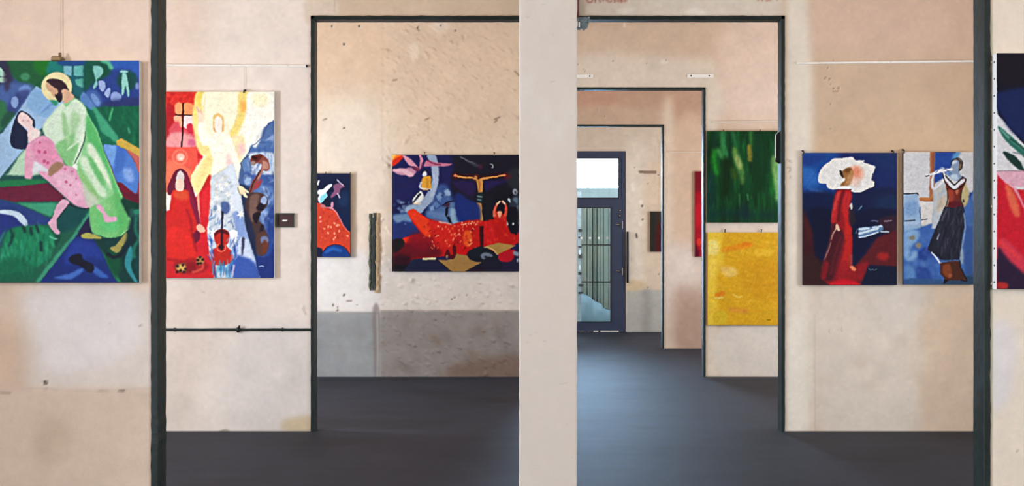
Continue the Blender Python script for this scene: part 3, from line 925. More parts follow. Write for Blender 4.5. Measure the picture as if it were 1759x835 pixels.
def art_cross():   # dark blue and red scene with a figure on a cross
    A = Art(672, 264, 893, 468, 1.6, (30, 34, 84), 13)
    k = 1746 / 230.0
    A.view(665, 258, k)
    A.p([(900, 60), (1730, 60), (1730, 850), (1200, 1000), (1000, 800), (850, 500), (820, 200)], (34, 32, 48), 4)
    A.p([(60, 60), (800, 60), (830, 400), (700, 600), (60, 640)], (36, 38, 98), 5, .8)
    A.p([(60, 60), (200, 60), (150, 140), (60, 220)], (246, 120, 40), 1, sm=False)
    A.p([(60, 150), (190, 70), (200, 110), (80, 210)], (222, 50, 30), 1.5)
    A.p([(60, 62), (130, 62), (60, 130)], (250, 180, 90), 1.5, sm=False)
    A.p([(940, 80), (1180, 180), (1160, 220), (980, 110)], (60, 60, 76), 2)
    A.l([(960, 90), (1050, 140), (1150, 180)], [3, 1.4, .6], (120, 124, 140), .5, .8)
    A.p([(1270, 400), (1500, 390), (1600, 340), (1560, 480), (1380, 560), (1270, 520)], (44, 34, 92), 6)
    A.p([(860, 400), (1120, 400), (1160, 520), (1080, 600), (900, 480)], (46, 32, 84), 6)
    A.p([(1270, 560), (1700, 420), (1720, 900), (1270, 900)], (30, 30, 42), 6)
    A.p([(1560, 300), (1720, 240), (1720, 520), (1600, 480)], (46, 52, 60), 6)
    # blue cloudy area
    A.p([(640, 480), (780, 460), (860, 640), (1000, 760), (1180, 900), (960, 1000), (720, 960), (560, 900), (520, 760)], (64, 92, 150), 6)
    A.p([(900, 560), (1060, 640), (1180, 760), (1180, 960), (980, 960), (880, 800)], (30, 50, 122), 6)
    A.strokes([(560, 640), (720, 460), (860, 620), (820, 960), (560, 900)], 50, 7, 4, [(120, 150, 190), (84, 112, 166), (150, 176, 204), (50, 74, 130)], 2.0, .7, .5, 1)
    A.e(790, 560, 40, 36, (130, 156, 190), 2.5, .8)
    A.e(690, 570, 22, 18, (140, 166, 196), 2, .8)
    for pts, c in (([(640, 600), (680, 560), (720, 620), (660, 660)], (120, 152, 192)), ([(740, 540), (790, 500), (830, 580), (780, 600)], (140, 168, 200)), ([(600, 700), (640, 660), (690, 720), (640, 760)], (96, 128, 176)), ([(560, 740), (600, 720), (620, 800), (570, 820)], (130, 160, 196)), ([(700, 640), (740, 600), (760, 680), (720, 700)], (70, 100, 156))):
        A.p(pts, c, .8, .85, sm=False)
    # white curved band
    A.p([(520, 60), (620, 60), (660, 150), (675, 300), (660, 450), (600, 640), (520, 740), (430, 830), (330, 800), (420, 680), (520, 560), (580, 420), (580, 250), (540, 130)], (152, 170, 196), 1.2)
    A.p([(590, 220), (655, 200), (660, 420), (600, 600), (560, 600), (600, 450)], (170, 184, 208), 2.5)
    A.strokes([(80, 640), (340, 700), (300, 900), (120, 1000), (80, 860)], 40, 6, 5, [(110, 140, 176), (150, 176, 200), (60, 90, 140)], 2.0, .8, .6, 1)
    A.p([(250, 740), (380, 700), (430, 820), (300, 900), (230, 820)], (150, 170, 194), 3)
    # pink bird
    A.p([(200, 62), (300, 110), (400, 220), (420, 265), (370, 225), (290, 200), (230, 120)], (212, 150, 170), 1)
    A.p([(410, 62), (440, 62), (470, 140), (440, 240), (415, 235), (430, 130)], (204, 136, 160), .8)
    A.p([(540, 130), (660, 165), (845, 175), (760, 210), (600, 210), (480, 215), (500, 160)], (198, 120, 150), 1)
    A.l([(520, 130), (620, 180), (700, 190)], 1.5, (110, 30, 70), .7)
    A.p([(70, 250), (180, 240), (300, 225), (345, 250), (380, 290), (300, 350), (250, 330), (170, 325), (100, 290)], (196, 140, 164), 1)
    A.p([(70, 255), (240, 250), (350, 320), (290, 345), (200, 300)], (224, 180, 194), 2)
    A.p([(330, 210), (420, 240), (410, 275), (370, 270)], (130, 50, 84), 1.5)
    A.l([(440, 235), (460, 170)], 2, (110, 40, 80), .8)
    # small figures
    A.e(488, 312, 32, 36, (216, 218, 224), 1)
    A.l([(450, 300), (480, 260), (530, 280), (555, 330)], 2.5, (24, 24, 50), .8)
    A.p([(470, 350), (560, 340), (575, 420), (565, 510), (455, 515), (448, 420)], (224, 166, 60), .9)
    A.l([(445, 420), (432, 490), (570, 512)], 2.4, (220, 220, 226), .8)
    A.l([(520, 370), (530, 490)], 3, (196, 130, 30), 1.5)
    A.e(548, 520, 16, 10, (20, 20, 40), .8)
    A.p([(430, 530), (475, 580), (470, 640), (380, 705), (330, 660), (390, 570)], (220, 222, 216), 1)
    A.l([(430, 575), (375, 640), (335, 690)], [4, 2.5, 1.5], (24, 28, 60), .6)
    A.l([(425, 535), (330, 620), (310, 660)], 1.4, (16, 20, 40), .6)
    A.l([(340, 690), (400, 700), (430, 690)], 2, (236, 210, 170), .9)
    # silhouette in the middle with hat
    A.l([(720, 725), (770, 690), (870, 660)], [1.6, 3, 1.4], (36, 20, 40), .6)
    A.p([(740, 730), (780, 700), (820, 700), (815, 780), (780, 800), (750, 790)], (70, 34, 60), 1)
    A.l([(785, 790), (775, 850), (800, 900), (820, 950)], 4, (20, 18, 36), .8)
    A.e(790, 858, 9, 14, (120, 140, 176), .8)
    A.p([(820, 720), (880, 700), (860, 960), (830, 900)], (90, 120, 160), 2.5)
    # man on the cross
    A.e(1215, 215, 26, 32, (96, 36, 58), 3, .8)
    A.e(1370, 215, 50, 55, (28, 28, 40), 2.5)
    A.l([(1340, 180), (1378, 190), (1384, 220), (1362, 232)], [1, 2, 2, 1], (170, 180, 190), .6)
    A.e(890, 340, 40, 36, (110, 24, 26), 4, .8)
    A.e(1560, 340, 60, 40, (110, 28, 36), 5, .8)
    A.l([(880, 330), (1000, 330), (1110, 335), (1160, 340)], 6, (70, 18, 30), 1.2, .9)
    A.l([(1190, 350), (1300, 350), (1420, 330), (1530, 320)], 6, (70, 18, 30), 1.2, .9)
    A.l([(885, 330), (1000, 355), (1110, 360), (1170, 400)], [3.5, 3.6, 4.4, 7], (226, 150, 84), .5)
    A.l([(1530, 328), (1400, 350), (1280, 365), (1210, 400)], [3, 3.6, 4.6, 7], (222, 148, 78), .5)
    A.l([(900, 312), (1000, 336), (1120, 342)], 1.3, (40, 14, 22), .5)
    A.l([(905, 352), (1000, 374), (1120, 380), (1150, 420)], 1.3, (30, 14, 24), .5)
    A.l([(1270, 348), (1400, 332), (1510, 312)], 1.3, (40, 14, 22), .5)
    A.l([(1262, 392), (1400, 368), (1520, 345)], 1.3, (30, 14, 24), .5)
    A.e(888, 330, 20, 18, (226, 130, 100), .8)
    A.e(1532, 326, 20, 15, (224, 130, 90), .8)
    A.p([(1150, 375), (1210, 385), (1262, 375), (1252, 440), (1248, 520), (1225, 580), (1190, 560), (1175, 480)], (206, 148, 74), .6)
    A.e(1160, 340, 32, 24, (196, 130, 84), 1)
    A.l([(1125, 345), (1145, 318), (1185, 340), (1190, 368)], 2.6, (70, 26, 30), .7)
    A.l([(1195, 400), (1205, 470), (1195, 540)], 2, (166, 100, 50), 1)
    A.l([(1255, 390), (1258, 470), (1250, 560)], 1.6, (26, 16, 26), .6)
    A.l([(1150, 390), (1170, 480), (1185, 580)], 1.4, (26, 16, 26), .6)
    A.p([(1180, 560), (1250, 560), (1245, 660), (1250, 700), (1165, 695), (1185, 640)], (30, 44, 50), 1)
    A.l([(1185, 600), (1235, 610)], 2.5, (130, 160, 160), .8)
    A.l([(1180, 640), (1225, 655)], 2.5, (110, 140, 150), .8)
    A.p([(1165, 695), (1235, 705), (1238, 800), (1248, 880), (1250, 970), (1225, 1000), (1205, 940), (1180, 820)], (196, 142, 78), .7)
    A.l([(1240, 700), (1250, 800), (1262, 900), (1262, 970)], 2, (20, 16, 26), .6)
    A.l([(1160, 700), (1175, 800), (1200, 900)], 1.2, (24, 20, 30), .6)
    A.view(665, 360, k)
    A.p([(60, 60), (250, 30), (460, 300), (60, 400)], (40, 66, 128), 3, sm=False)
    A.p([(80, 80), (280, 60), (330, 160), (200, 150), (130, 180)], (110, 140, 176), 3)
    A.p([(225, 180), (250, 190), (270, 250), (212, 258)], (150, 170, 204), .8)
    A.p([(85, 190), (330, 200), (440, 300), (85, 380)], (38, 54, 116), 4)
    A.p([(510, 60), (800, -40), (840, 170), (740, 180), (580, 130)], (80, 110, 160), 3)
    A.p([(500, 30), (560, 70), (660, 120), (800, 150), (780, 60), (640, 20)], (104, 136, 180), 5, .8)
    A.p([(825, 0), (900, 0), (910, 80), (960, 170), (850, 180)], (140, 172, 196), 3)
    A.l([(785, -20), (775, 60), (800, 110), (825, 175)], 4.2, (20, 18, 34), .8)
    A.e(790, 78, 9, 16, (130, 150, 180), .8)
    A.p([(920, -100), (1180, -80), (1200, 140), (960, 170), (900, 80)], (30, 52, 124), 5)
    # red boat-shaped crowd
    red = [(265, 30), (340, -10), (430, 60), (560, 130), (700, 180), (830, 195), (960, 160), (1090, 140), (1190, 130), (1260, 150), (1400, 130), (1380, 20), (1400, -50), (1480, -60), (1560, 20), (1560, 180), (1620, 310), (1720, 300), (1720, 430), (1640, 470), (1500, 680), (1460, 600), (1420, 560), (1260, 490), (1050, 540), (1040, 600), (860, 600), (640, 620), (330, 660), (300, 740), (90, 720), (90, 520), (270, 400), (200, 370), (440, 310), (330, 170)]
    A.p(red, (196, 26, 24), 1, sm=False)
    A.p([(80, 540), (260, 430), (480, 420), (700, 540), (660, 620), (330, 650), (300, 740), (90, 740)], (110, 18, 34), 7)
    A.p([(90, 600), (300, 620), (280, 780), (90, 780)], (56, 18, 34), 7)
    A.p([(80, 400), (200, 380), (230, 440), (150, 540), (80, 560)], (36, 30, 34), 3)
    A.p([(195, 375), (300, 352), (240, 440)], (226, 54, 30), 1.2, sm=False)
    A.p([(340, 310), (560, 300), (600, 480), (440, 520), (280, 440)], (140, 16, 36), 8, .8)
    A.p([(270, 30), (350, -5), (460, 80), (560, 150), (580, 280), (560, 360), (480, 330), (380, 200), (300, 100)], (232, 62, 26), 2)
    A.p([(560, 140), (800, 200), (900, 300), (820, 480), (640, 420), (580, 300)], (214, 36, 28), 6)
    A.p([(1000, 300), (1100, 290), (1090, 450), (1010, 470)], (232, 92, 30), 4)
    A.p([(930, 500), (1050, 490), (1040, 580), (940, 590)], (210, 14, 20), 4)
    A.p([(1270, 200), (1380, 200), (1420, 440), (1280, 470)], (210, 30, 32), 6)
    A.strokes(red[2:20] + [(900, 560), (500, 420)], 130, 5, 3.4, [(226, 58, 34), (170, 14, 24), (240, 96, 50), (190, 24, 26), (210, 40, 30)], 1.6, .7, .55, .7)
    for i in range(26):
        x = 960 + A.rs.rand() * 220
        y = 150 + A.rs.rand() * 60
        A.e(x, y, 8, 11, (242, 176, 150) if i % 2 else (226, 96, 70), .6, .9)
    for x, y in ((765, 225), (880, 215), (840, 330), (1090, 290), (950, 330), (870, 380), (760, 410), (550, 350), (720, 250), (940, 270), (1180, 160)):
        A.e(x, y, 10, 16, (240, 140, 100), .8, .8)
    A.l([(680, 160), (760, 175), (830, 190)], 2.4, (250, 190, 170), .8, .8)
    for i in range(40):
        x = 560 + A.rs.rand() * 600
        y = 200 + A.rs.rand() * 300
        A.l([(x, y), (x + A.rs.normal() * 12, y + 18)], 1.6, ((240, 120, 84), (120, 8, 20), (250, 170, 130))[i % 3], .4, .8)
    # raised arms figure on the right
    A.p([(1390, 0), (1400, 60), (1440, 120), (1530, 120), (1570, 60), (1560, -40), (1530, -10), (1520, 60), (1490, 90), (1450, 80), (1420, 20), (1420, -40)], (206, 50, 40), 1)
    A.view(665, 258, k)
    A.l([(1470, 670), (1425, 720), (1395, 800), (1400, 850)], [2.4, 3.4, 4, 5], (224, 110, 80), .6)
    A.l([(1500, 670), (1545, 720), (1555, 800), (1540, 850)], [2.4, 3.4, 4, 5], (214, 84, 62), .6)
    A.l([(1470, 668), (1435, 705)], 2.4, (240, 206, 180), .6)
    A.l([(1505, 668), (1530, 700)], 2.4, (240, 206, 180), .6)
    A.p([(1430, 800), (1440, 720), (1500, 690), (1530, 760), (1520, 830)], (30, 22, 36), 1.4)
    A.p([(1440, 810), (1480, 795), (1500, 820), (1470, 880), (1450, 860)], (244, 168, 130), .8)
    A.e(1670, 545, 34, 42, (150, 160, 172), 1.2)
    A.e(1672, 550, 14, 22, (60, 66, 84), .8)
    A.p([(1570, 640), (1600, 630), (1620, 680), (1600, 690)], (186, 200, 206), .8)
    A.p([(1620, 640), (1720, 590), (1720, 900), (1620, 960), (1590, 800)], (50, 60, 76), 2.5)
    A.p([(1640, 640), (1700, 620), (1700, 700)], (90, 116, 136), 1.5)
    A.l([(1700, 730), (1690, 860), (1720, 960)], 3, (90, 110, 130), 1)
    A.view(665, 360, k)
    A.p([(1580, -20), (1700, 0), (1700, 300), (1660, 320), (1600, 280), (1570, 150)], (26, 26, 38), 2)
    A.p([(1560, 150), (1580, 190), (1565, 210)], (220, 180, 170), .8)
    A.e(1642, 185, 12, 20, (220, 226, 226), .8)
    # bottom: cross foot, maps, stones
    A.p([(1205, 215), (1255, 215), (1258, 490), (1212, 500)], (72, 16, 26), .8, sm=False)
    A.p([(85, 720), (290, 720), (280, 815), (80, 815)], (28, 24, 36), 2, sm=False)
    A.p([(290, 700), (340, 650), (450, 640), (640, 660), (760, 740), (850, 815), (270, 815)], (34, 38, 70), 1.4)
    A.p([(455, 632), (635, 622), (640, 652), (460, 656)], (214, 204, 164), .7, sm=False)
    A.p([(660, 655), (760, 660), (870, 640), (900, 580), (1060, 600), (1070, 650), (1160, 680), (1240, 680), (1100, 770), (1020, 815), (840, 815)], (164, 126, 70), 1, sm=False)
    A.l([(655, 660), (750, 740), (850, 815)], 1.4, (40, 26, 20), .6)
    A.p([(750, 640), (760, 560), (800, 520), (830, 590), (860, 580), (850, 480), (890, 470), (905, 560), (880, 620), (840, 650), (780, 600), (760, 650)], (96, 16, 28), .8)
    A.e(778, 615, 14, 24, (160, 130, 90), 1)
    A.p([(1055, 560), (1120, 510), (1240, 480), (1330, 510), (1440, 600), (1500, 700), (1530, 815), (1030, 815), (1150, 740), (1240, 690), (1160, 670), (1070, 640)], (30, 36, 46), 1)
    A.p([(1240, 690), (1420, 640), (1500, 720), (1520, 815), (1240, 815)], (34, 34, 54), 3)
    A.p([(1220, 600), (1270, 560), (1340, 570), (1380, 610), (1300, 620), (1270, 650), (1230, 640)], (110, 122, 140), 1.6)
    A.e(1285, 620, 20, 12, (30, 30, 44), 1)
    A.p([(1270, 485), (1440, 432), (1680, 470), (1440, 590), (1380, 530)], (176, 138, 72), .8, sm=False)
    A.l([(1265, 490), (1380, 520), (1440, 592)], 1.2, (214, 190, 130), .5)
    A.p([(1450, 600), (1640, 520), (1680, 590), (1610, 680), (1500, 690)], (190, 20, 40), 1.5)
    A.p([(1500, 690), (1620, 680), (1720, 500), (1720, 815), (1520, 815)], (38, 36, 66), 2)
    A.p([(1650, 545), (1715, 560), (1710, 610), (1650, 590)], (130, 140, 160), 1.4)
    A.e(1700, 660, 14, 26, (150, 160, 180), 1.4)
    A.p([(1080, 780), (1240, 760), (1220, 815), (1060, 815)], (44, 24, 44), 2.5)
    A.l([(64, 60), (66, 400), (66, 815)], 1.5, (20, 16, 28), .3)
    A.grain(.045, 1.4, 1.4)
    return A


def art_white_bird():    # the narrow strip of a canvas: orange hill, blue sky
    A = Art(498, 296, 604, 443, 1.6, (24, 36, 72), 14)
    k = 3.79
    A.view(535, 285, k)
    A.p([(100, 180), (255, 170), (255, 430), (200, 380), (150, 280)], (22, 40, 78), 4)
    A.e(210, 215, 34, 50, (30, 58, 98), 4, .8)
    A.p([(-150, 240), (60, 240), (110, 280), (150, 290), (185, 350), (215, 400), (255, 435), (255, 600), (-150, 600)], (212, 70, 44), .8, sm=False)
    A.l([(105, 270), (145, 285), (180, 335), (215, 400), (255, 436)], [4, 2.6, 1.8, 1, .7], (230, 140, 150), .6)
    A.strokes([(45, 250), (130, 285), (200, 400), (250, 450), (240, 520), (50, 540)], 60, 4, 3, [(232, 96, 56), (186, 46, 36), (222, 84, 50), (170, 34, 34)], .8, .8, .6, .8)
    for x, y in ((55, 335), (110, 395), (128, 398), (150, 375), (165, 390), (85, 410), (110, 438), (150, 440), (180, 425), (155, 465), (145, 480), (235, 455), (60, 362), (175, 385)):
        A.e(x, y, 9, 6, (246, 150, 118), .6, .95, A.rs.rand() * 3)
    A.p([(-150, 520), (40, 530), (75, 560), (70, 600), (-150, 600)], (26, 34, 70), 1)
    A.p([(75, 560), (110, 525), (155, 515), (205, 525), (250, 580), (250, 600), (85, 600)], (20, 66, 140), .9)
    A.l([(95, 560), (140, 540), (190, 552)], 4, (50, 110, 190), 1.6)
    A.l([(75, 560), (110, 522), (160, 513), (215, 530), (252, 580)], 1, (20, 20, 50), .5)
    # white birds
    A.p([(42, 100), (52, 92), (48, 120), (38, 125)], (236, 240, 244), .6)
    A.p([(45, 160), (75, 150), (105, 125), (130, 118), (132, 135), (110, 155), (95, 178), (105, 195), (80, 225), (55, 240), (40, 215), (50, 190), (38, 178)], (230, 238, 242), .7)
    A.p([(60, 200), (95, 180), (100, 200), (70, 235), (55, 240)], (130, 206, 220), 1.6)
    A.p([(140, 130), (165, 115), (200, 118), (215, 135), (190, 150), (182, 180), (165, 185), (130, 210), (128, 190), (145, 165)], (136, 88, 124), .9)
    A.l([(170, 90), (180, 105), (205, 125)], 1.6, (206, 196, 216), .5)
    A.l([(170, 180), (182, 205)], 2, (210, 190, 214), .6)
    A.p([(75, 240), (100, 210), (128, 250), (110, 270), (90, 260)], (30, 34, 60), .8)
    A.p([(130, 235), (142, 240), (140, 270), (125, 270)], (226, 150, 170), .8)
    A.p([(62, 250), (88, 255), (94, 275), (60, 268)], (190, 110, 110), .8)
    A.grain(.04, 1.5, 1.5)
    return A


def art_red_woman():
    A = Art(1377, 261, 1543, 492, 1.6, (20, 30, 72), 15)
    k = 1252 / 180.0
    A.view(1370, 255, k)
    A.p([(60, 40), (1190, 40), (1190, 700), (60, 900)], (26, 44, 104), 3, sm=False)
    A.p([(60, 60), (500, 60), (440, 200), (460, 480), (420, 560), (60, 520)], (24, 78, 156), 12)
    A.p([(60, 190), (120, 200), (240, 300), (260, 420), (180, 460), (60, 420)], (46, 112, 190), 9, .9)
    A.p([(60, 100), (240, 60), (360, 100), (200, 180), (90, 220)], (30, 60, 140), 8, .8)
    A.p([(900, 60), (1190, 60), (1190, 260), (1000, 240)], (26, 50, 104), 9)
    A.p([(60, 540), (440, 540), (400, 840), (60, 860)], (20, 34, 78), 10)
    A.p([(660, 560), (1190, 480), (1190, 860), (660, 860)], (24, 34, 76), 8)
    A.p([(940, 600), (1180, 560), (1180, 800), (1000, 780)], (24, 52, 92), 12, .8)
    A.l([(100, 462), (180, 490), (320, 520)], [1, 4, 1], (60, 120, 190), 2, .8)
    A.view(1370, 375, k)
    A.p([(60, -60), (130, 20), (190, 180), (220, 420), (300, 560), (360, 810), (60, 810)], (70, 28, 36), 5)
    A.p([(80, 0), (140, 60), (180, 240), (100, 280), (80, 120)], (84, 34, 38), 6, .8)
    A.p([(80, 440), (240, 480), (380, 740), (340, 800), (80, 800)], (62, 38, 38), 7, .8)
    A.p([(130, -100), (400, -100), (420, 120), (320, 420), (220, 460), (190, 160)], (20, 26, 58), 6)
    A.p([(660, -40), (1190, -100), (1190, 100), (920, 240), (700, 540), (640, 580)], (20, 26, 62), 4)
    A.p([(1190, -40), (1190, 580), (850, 560), (760, 810), (400, 810), (560, 600), (690, 570), (830, 400), (940, 240), (1060, 180), (1190, 90)], (100, 30, 38), 3.5, sm=False)
    A.p([(960, 20), (1190, -30), (1190, 130), (1040, 170)], (60, 34, 52), 6)
    A.e(1020, 455, 70, 50, (168, 36, 38), 5)
    A.p([(700, 570), (830, 520), (830, 600), (740, 760), (620, 780), (600, 640)], (150, 28, 38), 5)
    A.p([(850, 575), (1190, 575), (1190, 800), (760, 805)], (20, 30, 58), 2.5, sm=False)
    A.strokes([(860, 600), (1180, 600), (1180, 780), (800, 780)], 30, 5, 3, [(24, 42, 74), (14, 20, 44)], .3, 1, .6, 1.2)
    A.view(1370, 255, k)
    # robe
    A.p([(470, 490), (640, 490), (630, 620), (625, 720), (600, 900), (640, 960), (655, 1100), (650, 1400), (700, 1500), (690, 1600), (560, 1640), (380, 1640), (280, 1540), (290, 1440), (420, 1060), (400, 860), (430, 620)], (156, 28, 36), 2.2, sm=False)
    A.p([(490, 500), (640, 495), (620, 700), (560, 760), (440, 720)], (178, 32, 38), 4)
    for a, w_, c in (([(500, 520), (450, 680), (420, 820)], 4, (206, 72, 66)), ([(600, 500), (560, 640), (570, 800)], 4, (206, 44, 46)), ([(545, 520), (500, 700), (490, 860)], 5, (112, 22, 34)), ([(630, 520), (600, 680), (620, 780)], 3.6, (196, 50, 56)), ([(580, 760), (600, 900), (610, 1000)], 9, (206, 36, 36)), ([(450, 760), (430, 860)], 9, (190, 40, 40))):
        A.l(a, w_, c, 1.2, .85)
    A.p([(415, 900), (520, 980), (560, 1060), (500, 1300), (430, 1560), (290, 1560), (290, 1440), (380, 1180)], (84, 28, 40), 4)
    for a, w_, c in (([(420, 1000), (340, 1260), (290, 1440)], 2.4, (128, 42, 50)), ([(600, 960), (600, 1200), (560, 1420)], 12, (198, 40, 34)), ([(560, 1100), (470, 1400), (440, 1560)], 4, (124, 30, 44)), ([(520, 1060), (440, 1300), (400, 1500)], 4, (110, 34, 44)), ([(350, 1380), (310, 1540)], 8, (152, 30, 38)), ([(640, 1280), (640, 1420)], 4, (170, 80, 76)), ([(560, 1380), (520, 1600)], 12, (164, 32, 40))):
        A.l(a, w_, c, 1.6, .85)
    A.p([(400, 1640), (420, 1600), (560, 1560), (700, 1600), (740, 1640)], (204, 20, 40), 2)
    A.p([(620, 700), (660, 720), (690, 880), (640, 920), (610, 840)], (58, 38, 48), 3, .8)
    A.l([(470, 950), (430, 1010), (400, 1100)], [3, 2, 1], (196, 160, 140), .7)
    A.l([(400, 1120), (350, 1260), (320, 1330)], [1, 1.6, .6], (170, 140, 130), .7)
    A.p([(450, 930), (470, 905), (500, 940), (505, 980), (480, 985)], (222, 176, 150), .8)
    A.p([(612, 700), (640, 655), (655, 665), (655, 720), (640, 730), (630, 700)], (210, 196, 190), .8)
    A.p([(620, 1420), (660, 1405), (695, 1440), (680, 1470)], (228, 130, 90), .8)
    A.p([(420, 1630), (460, 1636), (500, 1650), (440, 1645)], (232, 130, 90), .8, sm=False)
    # big pale cloud
    A.p([(380, 160), (430, 120), (540, 115), (650, 100), (700, 140), (800, 140), (790, 165), (870, 190), (930, 220), (905, 300), (890, 370), (925, 400), (910, 460), (850, 480), (770, 520), (700, 530), (640, 515), (630, 480), (500, 485), (400, 490), (350, 450), (340, 425), (260, 412), (245, 340), (270, 270), (330, 190)], (226, 224, 220), .8)
    A.l([(900, 300), (888, 370), (925, 402), (912, 462), (850, 484), (770, 525), (700, 536), (640, 520)], 1, (18, 20, 46), .6)
    A.e(700, 300, 100, 100, (232, 180, 156), 6, .9)
    A.e(700, 285, 55, 65, (226, 140, 110), 6, .9)
    A.e(690, 410, 60, 50, (228, 196, 180), 6, .8)
    A.p([(510, 270), (530, 270), (590, 232), (640, 230), (665, 270), (660, 330), (610, 400), (600, 440), (510, 445), (570, 370), (530, 340), (508, 305)], (160, 112, 60), 1.1)
    A.p([(600, 320), (660, 300), (650, 370), (620, 440), (560, 440), (590, 380)], (190, 140, 96), 2.5)
    A.e(600, 262, 42, 25, (120, 78, 40), 2.2)
    A.e(645, 280, 20, 16, (196, 144, 84), 1.6)
    A.p([(500, 265), (525, 270), (545, 330), (550, 350), (520, 325)], (40, 24, 30), 1)
    A.p([(500, 460), (625, 458), (640, 488), (490, 488)], (246, 242, 238), .8, sm=False)
    A.l([(480, 492), (640, 494)], 1, (40, 10, 30), .4)
    A.l([(725, 740), (765, 690)], [.8, 2], (120, 170, 200), .6)
    A.view(1370, 375, k)
    # white brush mark
    A.p([(740, 110), (900, 100), (1010, 80), (1010, 150), (860, 210), (740, 230), (730, 180)], (96, 130, 170), 1.5)
    for a, w_ in (([(740, 130), (850, 120)], 4), ([(740, 180), (860, 150), (960, 120)], 4), ([(740, 225), (850, 205), (960, 170)], 2.4), ([(900, 110), (1010, 95)], 2.5), ([(1000, 160), (1090, 160)], 2)):
        A.l(a, w_, (206, 222, 232), .6, .9)
    A.l([(880, 30), (960, 34)], 1.6, (120, 130, 160), .6)
    A.l([(1040, 32), (1120, 28)], 1.8, (150, 130, 150), .6)
    A.l([(850, 600), (870, 620), (890, 610), (920, 620), (945, 605)], .8, (110, 130, 150), .4)
    A.l([(695, 180), (715, 130)], 1, (120, 150, 180), .6)
    A.grain(.07, 1.3, 1.3)
    A.grain(.05, 4, 4)
    A.l([(60, 805), (1200, 803)], 1.6, (14, 12, 20), .3)
    return A


